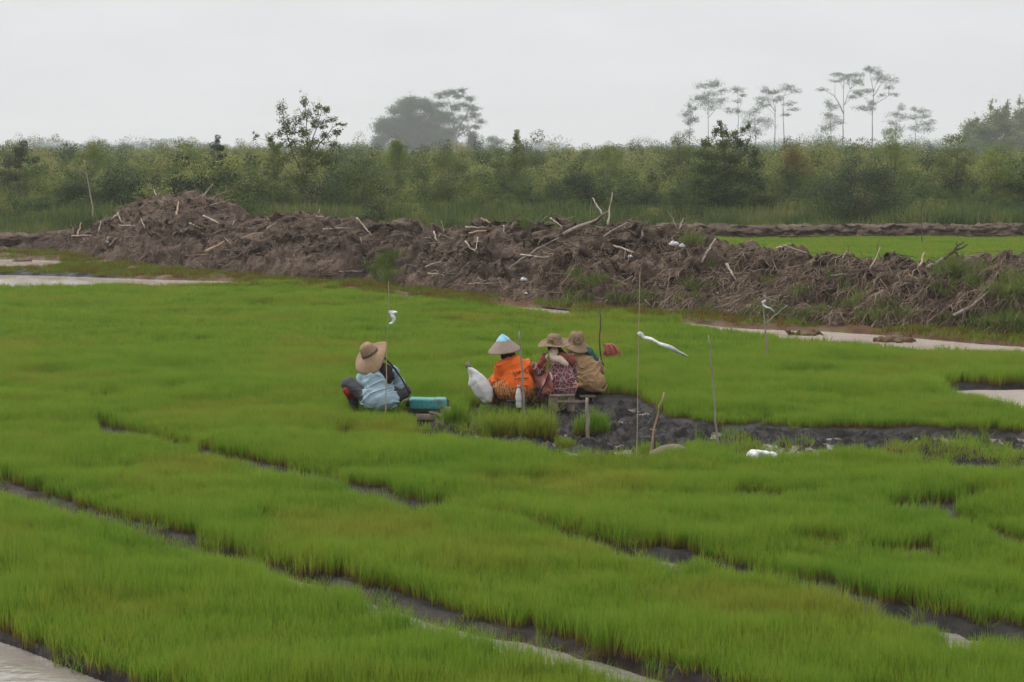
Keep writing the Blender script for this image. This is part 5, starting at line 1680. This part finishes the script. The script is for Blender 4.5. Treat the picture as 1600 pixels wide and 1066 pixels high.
# wooden box seat of the patterned blouse: legs and planks
g = G(880, 641)
t = empty('box_seat', (g[0], g[1], 0), 'low grey wooden plank seat under the patterned blouse', 'seat', 'low wooden seats of the workers')
wbox((-.02, 0, .205), (.34, .22, .024)).build('seat', M['plank'], t)
wbox((-.13, 0, .0925), (.13, .2, .195)).build('leg', M['plank'], t)
wbox((.10, 0, .0925), (.10, .2, .195)).build('leg', M['plank'], t)
wbox((.11, -.12, .13), (.38, .018, .03)).build('rail', M['plank'], t)
for px, py, hh, ww, lab in ((808, 640, .14, .28, 'low dark stool under the orange shirt worker'), (918, 626, .075, .22, 'very low dark stool under the tan shirt worker')):
    g = G(px, py)
    t = empty('stool', (g[0], g[1], 0), lab, 'seat', 'low wooden seats of the workers')
    wbox((0, 0, hh - .012), (ww, .2, .024)).build('seat', M['wood_dark'], t)
    for s_ in (-1, 1):
        wbox((s_ * (ww / 2 - .04), 0, (hh - .024) / 2), (.03, .17, hh - .026)).build('leg', M['wood_dark'], t)

# teal can lying on its side
g = G(669, 644)
s = SDF((-.29, -.16, -.13), (.29, .16, .13), .008)
X3, Y3, Z3 = s.grid()
qx, qy, qz = np.abs(X3) - .215, np.abs(Y3) - .065, np.abs(Z3) - .044
s.F = np.sqrt(np.maximum(qx, 0) ** 2 + np.maximum(qy, 0) ** 2 + np.maximum(qz, 0) ** 2) + np.minimum(np.maximum(qx, np.maximum(qy, qz)), 0) - .035
s.F -= .006 * np.clip(np.cos(X3 * 60), 0.6, 1) - .006
s.warp(.006, 7, 5)
V, Q = s.nets()
Vt = V @ rotz(-.05).T
o = MB().add(Vt, Q).build('jerrycan', M['teal'])
o.location = (g[0], g[1], .112)
tag(o, 'battered teal plastic can lying on its side beside the blue shirt worker', 'jerrycan')
mb = MB()
mb.add(*tube(resample([(-.20, -.02, .02), (-.30, -.03, .015)], 4), [.05, .055, .055, .045], 14))
mb.build('open_end', M['black'], o)
mb = MB()
mb.add(*tube(resample([(-.25, -.04, .07), (-.31, -.05, .04), (-.345, -.05, -.04), (-.30, -.04, -.06)], 12), .014, 7))
mb.build('handle', M['sack_grey'], o)
mb = MB()
mb.add(*tube(resample([(.235, 0, -.06), (.262, 0, -.05), (.268, 0, .05), (.235, 0, .07)], 9), .016, 7))
mb.build('end_band', M['wood_dark'], o)
# broken planks below it
for (px, py, sz, rz, rx, lab) in ((668, 655, (.30, .10, .07), -.05, 0, 'wide weathered plank on edge under the teal can'), (688, 656, (.30, .07, .035), -.35, .0, 'narrow reddish plank slanting across the wide one'), (697, 648, (.12, .16, .09), .2, 0, 'short square offcut behind the slanting plank')):
    g = G(px, py)
    o = MB().add(*box_v((0, 0, 0), sz, rotz(rz) @ roty(.22 if 'slant' in lab else .02), .005)).build('plank', M['plank'])
    o.location = (g[0], g[1], .06 if 'slant' in lab else .03)
    tag(o, lab, 'plank', 'loose planks beside the teal can')

# white sack standing beside the orange shirt worker
g = G(752, 638)
s = SDF((-.34, -.2, -.08), (.3, .2, .66), .009)
pg = np.array([(730.5, 569), (738, 572), (745, 576), (755, 584), (764, 594), (769, 604), (771, 614), (769, 628), (757, 629), (747, 621), (738, 610), (731, 599), (733, 587)], float)
pg = np.stack([(pg[:, 0] - 752) / 117, (633 - pg[:, 1]) / 117], 1)
X3, Y3, Z3 = s.grid()
x2, z2 = X3[:, 0, :], Z3[:, 0, :]
dd, ins = np.full(x2.shape, 9.0), np.zeros(x2.shape, bool)
for i in range(len(pg)):
    p0, p1 = pg[i - 1], pg[i]
    e_ = p1 - p0
    t_ = np.clip(((x2 - p0[0]) * e_[0] + (z2 - p0[1]) * e_[1]) / (e_ @ e_), 0, 1)
    dd = np.minimum(dd, np.hypot(x2 - p0[0] - t_ * e_[0], z2 - p0[1] - t_ * e_[1]))
    cr_ = ((p0[1] > z2) != (p1[1] > z2)) & (x2 < (p1[0] - p0[0]) * (z2 - p0[1]) / (p1[1] - p0[1] + 1e-9) + p0[0])
    ins ^= cr_
th_ = np.where(ins, .022 + .075 * np.clip(dd / .13, 0, 1) ** .6, 0)[:, None, :]
s.F = np.where(ins[:, None, :], np.maximum(np.abs(Y3) - th_, -dd[:, None, :]), np.maximum(np.abs(Y3) - .02, dd[:, None, :]))
s.F = s.F - .004
nr_ = np.abs(s.F) < .05
s.F[nr_] += .016 * (1 - np.abs(vn(X3[nr_] * 7 + Z3[nr_] * 5, Y3[nr_] * 3, Z3[nr_] * 4 - X3[nr_] * 5, 91))) ** 3 + .006 * fbm(X3[nr_] * 14, Y3[nr_] * 14, Z3[nr_] * 14, 92, 2)
V, Q = s.nets()
o = MB().add(V, Q).build('sack', M['sack'])
o.location = (g[0], g[1], .03)
tag(o, 'dirty white woven sack tied at the top standing left of the orange shirt', 'sack')
MB().add(*tube([(-.150, 0, .515), (-.165, 0, .53), (-.195, 0, .585)], [.034, .036, .026], 10, .2)).build('tied_neck', M['sack_grey'], o)


# water bottles
def bottle(px, py, zb, tilt, lab, sc=1.0, Y=None):
    prof = [(0.001, 0), (.030, .0), (.034, .008), (.034, .055), (.031, .065), (.034, .075), (.034, .15), (.031, .165), (.022, .195), (.013, .215), (.013, .228)]
    na = 18
    a = np.arange(na) * 2 * math.pi / na
    V = np.concatenate([np.stack([r * np.cos(a), r * np.sin(a), np.full(na, z)], 1) for r, z in prof]) * sc
    Q = [(i * na + j, i * na + (j + 1) % na, (i + 1) * na + (j + 1) % na, (i + 1) * na + j) for i in range(len(prof) - 1) for j in range(na)]
    R = roty(tilt)
    o = MB().add(V @ R.T, Q).build('water_bottle', M['bottle'])
    g = G(px, py, zb) if Y is None else P(px, py, Y)
    o.location = g
    tag(o, lab, 'bottle', 'plastic bottles by the workers')
    V, Q, T = tube(np.array([(0, 0, .226), (0, 0, .246)]) * sc, .016 * sc, 16)
    MB().add(V @ R.T, Q, T).build('cap', M['cap_blue'], o)
    lb = np.concatenate([np.stack([.0355 * np.cos(a), .0355 * np.sin(a), np.full(na, z)], 1) for z in (.085, .14)]) * sc
    MB().add(lb @ R.T, [(j, (j + 1) % na, na + (j + 1) % na, na + j) for j in range(na)]).build('bottle_label', M['white_plastic'], o)
    return o


bottle(811, 637, .02, -.03, 'clear water bottle with blue cap hanging by the stick behind the orange shirt', 1.2, gB[1] - .34)
bottle(862, 594, .2, -.25, 'small bottle with bright blue cap among the strings at the patterned blouse', .55, gC[1] - .24)


# sticks, canes and stakes
def stake(name, pl, Y, r0, r1, mat, lab, cat, wob=.006, group=None, ground=True):
    p3 = [P(x, y, Y) for x, y in pl]
    if ground:
        p3[0] = np.array([p3[0][0], Y, -0.15])
    mb = MB()
    sweep(mb, p3, r0, r1, 12, wob, 7, .12)
    o = mb.build(name, M[mat], loc=p3[0])
    return tag(o, lab, cat, group)


def ribbon(name, pl, Y, w, lab, cat, mat='white_plastic', parent=None, twist=1.0):
    p = resample([P(x, y, Y) for x, y in pl], 26)
    p[:, 1] += .03 * np.sin(np.linspace(0, 6, 26))
    tan = np.gradient(p, axis=0)
    tan /= np.linalg.norm(tan, axis=1)[:, None]
    ph = twist * np.sin(np.linspace(0, 5, 26))
    s0 = np.cross(tan, (0, 1, 0))
    s0 /= np.linalg.norm(s0, axis=1)[:, None]
    sd = s0 * np.cos(ph)[:, None] + np.array([0, 1, 0]) * np.sin(ph)[:, None]
    wv = w * (0.75 + .35 * np.abs(np.sin(np.linspace(.4, 6.5, 26))))
    wv[-1] *= .3
    A_, B_ = p - sd * wv[:, None] / 2, p + sd * wv[:, None] / 2
    off = np.cross(tan, sd) * .004
    V = np.concatenate([A_ + off, B_ + off, B_ - off, A_ - off])
    Q = []
    for i in range(25):
        for r_ in range(4):
            a0, b0 = r_ * 26, ((r_ + 1) % 4) * 26
            Q.append((a0 + i, a0 + i + 1, b0 + i + 1, b0 + i))
    o = MB().add(V, Q).build(name, M[mat], loc=p[0])
    return tag(o, lab, cat, 'white plastic ribbons tied to the canes')


gs = 'stakes and canes standing in the field'
Y1 = G(601, 662)[1]
stake('bamboo_cane', [(601, 690), (603, 600), (606, 500), (607, 440)], Y1, .008, .003, 'cane', 'thin bamboo cane with a small curled white ribbon in front of the blue shirt', 'cane', .004, gs)
ribbon('plastic_ribbon', [(607, 488), (621, 489), (611, 491), (616, 497), (614, 504), (608, 506)], Y1 - .02, .045, 'small curled white ribbon high on the cane by the blue shirt worker', 'ribbon')
Y2 = G(994, 728)[1]
stake('bamboo_cane', [(993, 740), (996, 640), (998, 520), (1000, 425)], Y2, .0065, .003, 'cane', 'thin tall bamboo cane carrying the long white ribbon', 'cane', .004, gs)
ribbon('plastic_ribbon', [(997, 523), (1001, 520), (1006, 528), (1018, 530), (1030, 537), (1046, 542), (1060, 550), (1074, 557)], Y2 - .02, .042, 'long white ribbon streaming straight to the right from its cane', 'ribbon', twist=.9)
Y3_ = G(1122, 712)[1]
stake('grey_stake', [(1122, 720), (1118, 640), (1112, 575), (1107, 524)], Y3_, .0135, .008, 'wood_grey', 'grey leaning stake standing alone right of the long ribbon', 'stake', .005, gs)
Y4 = G(940, 618)[1] + .1
stake('crooked_stick', [(941, 620), (942, 580), (938, 550), (936, 525), (939, 505), (937, 484)], Y4, .014, .009, 'wood_dark', 'crooked dark stick behind the tan shirt with red strings on it', 'stick', .004, gs)
Y5 = gB[1] - .36
stake('thin_stick', [(820, 650), (818, 615), (815, 570), (813, 540), (811, 518)], Y5, .020, .010, 'wood_grey', 'knotty grey stick standing in front of the orange shirt', 'stick', .005, gs)
Y6 = G(919, 686)[1]
stake('stub_post', [(919, 690), (918, 660), (917, 622)], Y6, .022, .018, 'wood_grey', 'short stub post in the mud by the rounded seedling block', 'stake', .003, gs)
Y7 = G(1016, 712)[1]
stake('leaning_stick', [(1013, 716), (1022, 670), (1031, 635), (1038, 613)], Y7, .013, .011, 'wood_tan', 'pale leaning stick crossing the dark stick at the mud edge', 'stick', .004, gs)
stake('dark_stick', [(1024, 712), (1022, 670), (1021, 650), (1023, 628)], Y7 + .12, .013, .008, 'wood_dark', 'dark upright stick crossed by the pale leaning one', 'stick', .004, gs)
Y8 = G(1200, 574)[1]
o = stake('forked_stake', [(1200, 585), (1197, 530), (1194, 500), (1192, 474)], Y8, .018, .009, 'wood_grey', 'forked thin stake with a short white ribbon near the ditch', 'stake', .004, gs)
mb = MB()
sweep(mb, [P(1195, 508, Y8), P(1210, 494, Y8), P(1231, 477, Y8)], .012, .009, 8, .004)
mb.build('side_branch', M['wood_grey'], parent=o, loc=P(1195, 508, Y8))
ribbon('plastic_ribbon', [(1190, 473), (1197, 470), (1192, 476), (1197, 480), (1203, 482), (1209, 487)], Y8 - .02, .030, 'short white ribbon on the forked stake near the ditch', 'ribbon', twist=.5)
stake('far_pole', [(1441, 395), (1440, 350), (1440, 313)], 68.0, .022, .015, 'wood_dark', 'thin dark pole standing in the bright rear field', 'pole', .004, gs)
# dark tools of the workers
stake('black_rod', [(640, 615), (630, 595), (617, 576), (601, 559)], gA[1] + .05, .011, .014, 'black', 'black rod leaning on the shoulder of the blue shirt', 'rod', .002, ground=False)
stake('black_strap', [(829, 634), (842, 618), (852, 600), (857, 586)], gC[1] - .30, .016, .010, 'black', 'curved black strap hanging between the orange shirt and the patterned blouse', 'strap', .003, ground=False)


# bundles of strings
def strings(name, c, n_, L, spread, mat, lab, seed, parent=None, top=None, side=0.0):
    rg = np.random.default_rng(seed)
    mb = MB()
    for i in range(n_):
        a = rg.uniform(0, 6.28)
        d = np.array([math.cos(a) * spread + side, math.sin(a) * spread * .6, 0])
        l = L * rg.uniform(.6, 1.1)
        p = np.array([(0, 0, 0), d * l * .6 + np.array([0, 0, .22 * L]), d * l * 1.1 + np.array([0, 0, -l * .25]), d * l * 1.2 + np.array([rg.normal(0, .02), 0, -l * .75])]) if side else \
            np.array([(0, 0, .02), d * l * .22 + np.array([0, 0, -l * .22]), d * l * .5 + np.array([0, 0, -l * .6]), d * l * .65 + np.array([rg.normal(0, .02), 0, -l])])
        mb.add(*tube(resample(p, 6), [.006, .006, .006, .005, .005, .004], 4, 0, False))
    o = mb.build(name, M[mat], parent=parent)
    if parent is None:
        o.location = c
        tag(o, lab, 'strings', 'bundles of tying strings')
    return o


c = P(942, 541, Y4 - .03)
strings('red_strings', c, 110, .19, .42, 'red_string', 'bunch of red tying strings hung on the crooked dark stick', 5, side=.62)
c = P(857, 553, gC[1] - .24)
o = strings('yellow_strings', c, 34, .24, .22, 'yellow_string', 'bunch of yellow green strings with long red tails on the patterned blouse', 6)
r_ = strings('red_tails', None, 46, .30, .30, 'red_string', '', 7, parent=o)
r_.location = (.0, -.01, -.20)

# white bundle and grey lump in the front bed
g = G(1188, 724)
s = SDF((-.22, -.15, -.06), (.22, .15, .2), .009)
s.ell((-.06, 0, .03), (.09, .08, .058), .02).ell((.05, .01, .028), (.10, .07, .05), .02).ell((.0, -.03, .045), (.06, .05, .04), .02).ell((.13, 0, .01), (.05, .05, .035), .02).warp(.020, 11, 3).warp(.008, 25, 4)
o = MB().add(*s.nets()).build('white_bundle', M['white_plastic'])
o.location = (g[0], g[1], .060)
tag(o, 'crumpled white plastic bundle lying on the seedlings in front of the grey stake', 'bundle')
g = G(1046, 720)
s = SDF((-.26, -.2, -.06), (.3, .2, .25), .011)
s.ell((.03, 0, .03), (.17, .11, .095), .05).ell((-.12, 0, .0), (.12, .09, .06), .06).warp(.012, 7, 13)
o = MB().add(*s.nets()).build('grey_sack', M['sack_grey'])
o.location = (g[0], g[1], .07)
tag(o, 'smooth greyish brown sack half sunk at the mud edge by the crossed sticks', 'sack')

# ---------------------------------------------------------------- haze
s_ = np.array([-2500, -80, -1.4]), np.array([2500, 2650, 48.0])
lo, hi = s_
V = [(x, y, z) for x in (lo[0], hi[0]) for y in (lo[1], hi[1]) for z in (lo[2], hi[2])]
Q = [(0, 1, 3, 2), (4, 6, 7, 5), (0, 4, 5, 1), (2, 3, 7, 6), (0, 2, 6, 4), (1, 5, 7, 3)]
m = bpy.data.materials.new('haze')
m.use_nodes = True
m.node_tree.nodes.clear()
ou = m.node_tree.nodes.new('ShaderNodeOutputMaterial')
pv = m.node_tree.nodes.new('ShaderNodeVolumePrincipled')
pv.inputs['Color'].default_value = (0.94, 0.96, 1.0, 1)
pv.inputs['Density'].default_value = 0.00040
pv.inputs['Anisotropy'].default_value = 0.2
m.node_tree.links.new(pv.outputs[0], ou.inputs['Volume'])
tag(MB().add(V, Q).build('haze', m, smooth=False), 'pale hazy air over the whole plain', 'haze', kind='stuff')

# ---------------------------------------------------------------- sky, sun, camera
EL, AZ = math.radians(58), math.radians(-55)       # sun high, to the left and a little behind the scene
w = bpy.data.worlds.new('World')
scene.world = w
w.use_nodes = True
nt_ = w.node_tree
nt_.nodes.clear()
wo = nt_.nodes.new('ShaderNodeOutputWorld')
bg = nt_.nodes.new('ShaderNodeBackground')
sky = nt_.nodes.new('ShaderNodeTexSky')
sky.sky_type = 'NISHITA'
sky.sun_disc = False
sky.sun_elevation = EL
sky.sun_rotation = AZ
sky.dust_density = 4.0
hsv = nt_.nodes.new('ShaderNodeHueSaturation')
hsv.inputs['Saturation'].default_value = 0.25
nt_.links.new(sky.outputs[0], hsv.inputs['Color'])
tc = nt_.nodes.new('ShaderNodeTexCoord')
sp = nt_.nodes.new('ShaderNodeSeparateXYZ')
nt_.links.new(tc.outputs['Generated'], sp.inputs[0])
rp = nt_.nodes.new('ShaderNodeValToRGB')
e = rp.color_ramp.elements
e[0].position, e[0].color = 0.0, (0.665, 0.668, 0.68, 1)
e[1].position, e[1].color = 0.10, (0.685, 0.69, 0.705, 1)
x = e.new(0.5); x.color = (1.0, 1.0, 1.02, 1)
x = e.new(1.0); x.color = (1.25, 1.25, 1.26, 1)
nt_.links.new(sp.outputs['Z'], rp.inputs['Fac'])
nz = nt_.nodes.new('ShaderNodeTexNoise')
nz.inputs['Scale'].default_value = 9.0
nz.inputs['Detail'].default_value = 4.0
mp = nt_.nodes.new('ShaderNodeMapping')
mp.inputs['Scale'].default_value = (1, 1, 4)
nt_.links.new(tc.outputs['Generated'], mp.inputs['Vector'])
nt_.links.new(mp.outputs[0], nz.inputs['Vector'])
mr = nt_.nodes.new('ShaderNodeMapRange')
mr.inputs['To Min'].default_value = 8.9
mr.inputs['To Max'].default_value = 10.9
nt_.links.new(nz.outputs['Fac'], mr.inputs['Value'])
sc2 = nt_.nodes.new('ShaderNodeVectorMath')
sc2.operation = 'SCALE'
nt_.links.new(rp.outputs['Color'], sc2.inputs[0])
nt_.links.new(mr.outputs[0], sc2.inputs['Scale'])
mx = nt_.nodes.new('ShaderNodeMix')
mx.data_type = 'RGBA'
mx.inputs[0].default_value = 0.88          # overcast layer in front of the clear sky
nt_.links.new(hsv.outputs[0], mx.inputs[6])
nt_.links.new(sc2.outputs[0], mx.inputs[7])
nt_.links.new(mx.outputs[2], bg.inputs['Color'])
bg.inputs['Strength'].default_value = 0.10
nt_.links.new(bg.outputs[0], wo.inputs['Surface'])

sl = bpy.data.lights.new('sun', 'SUN')
sl.energy = 1.8
sl.angle = math.radians(12)
sl.color = (1.0, 0.95, 0.87)
so = bpy.data.objects.new('sun', sl)
col.objects.link(so)
# sun_rotation in Blender's sky: azimuth measured from +Y towards +X
d = np.array([math.cos(EL) * math.sin(AZ), math.cos(EL) * math.cos(AZ), math.sin(EL)])
from mathutils import Vector
so.rotation_euler = Vector(-d).to_track_quat('-Z', 'Y').to_euler()

cd = bpy.data.cameras.new('camera')
cd.sensor_width = 36.0
cd.lens = F / W0 * 36.0
cd.clip_end = 6000
cd.clip_start = 0.1
cd.dof.use_dof = True
cd.dof.focus_distance = 26.0
cd.dof.aperture_fstop = 9.0
co = bpy.data.objects.new('camera', cd)
col.objects.link(co)
co.location = (0, 0, CAM_H)
co.rotation_euler = (math.pi / 2 - TH, 0, 0)
scene.camera = co

scene.view_settings.view_transform = 'Standard'
scene.view_settings.look = 'None'
scene.view_settings.exposure = 0.3
scene.view_settings.gamma = 1.0
scene.render.engine = 'CYCLES'
cy = scene.cycles
cy.max_bounces = 5
cy.diffuse_bounces = 3
cy.glossy_bounces = 2
cy.transmission_bounces = 2
cy.transparent_max_bounces = 4
cy.volume_bounces = 1
cy.use_denoising = True
cy.caustics_reflective = False
cy.caustics_refractive = False
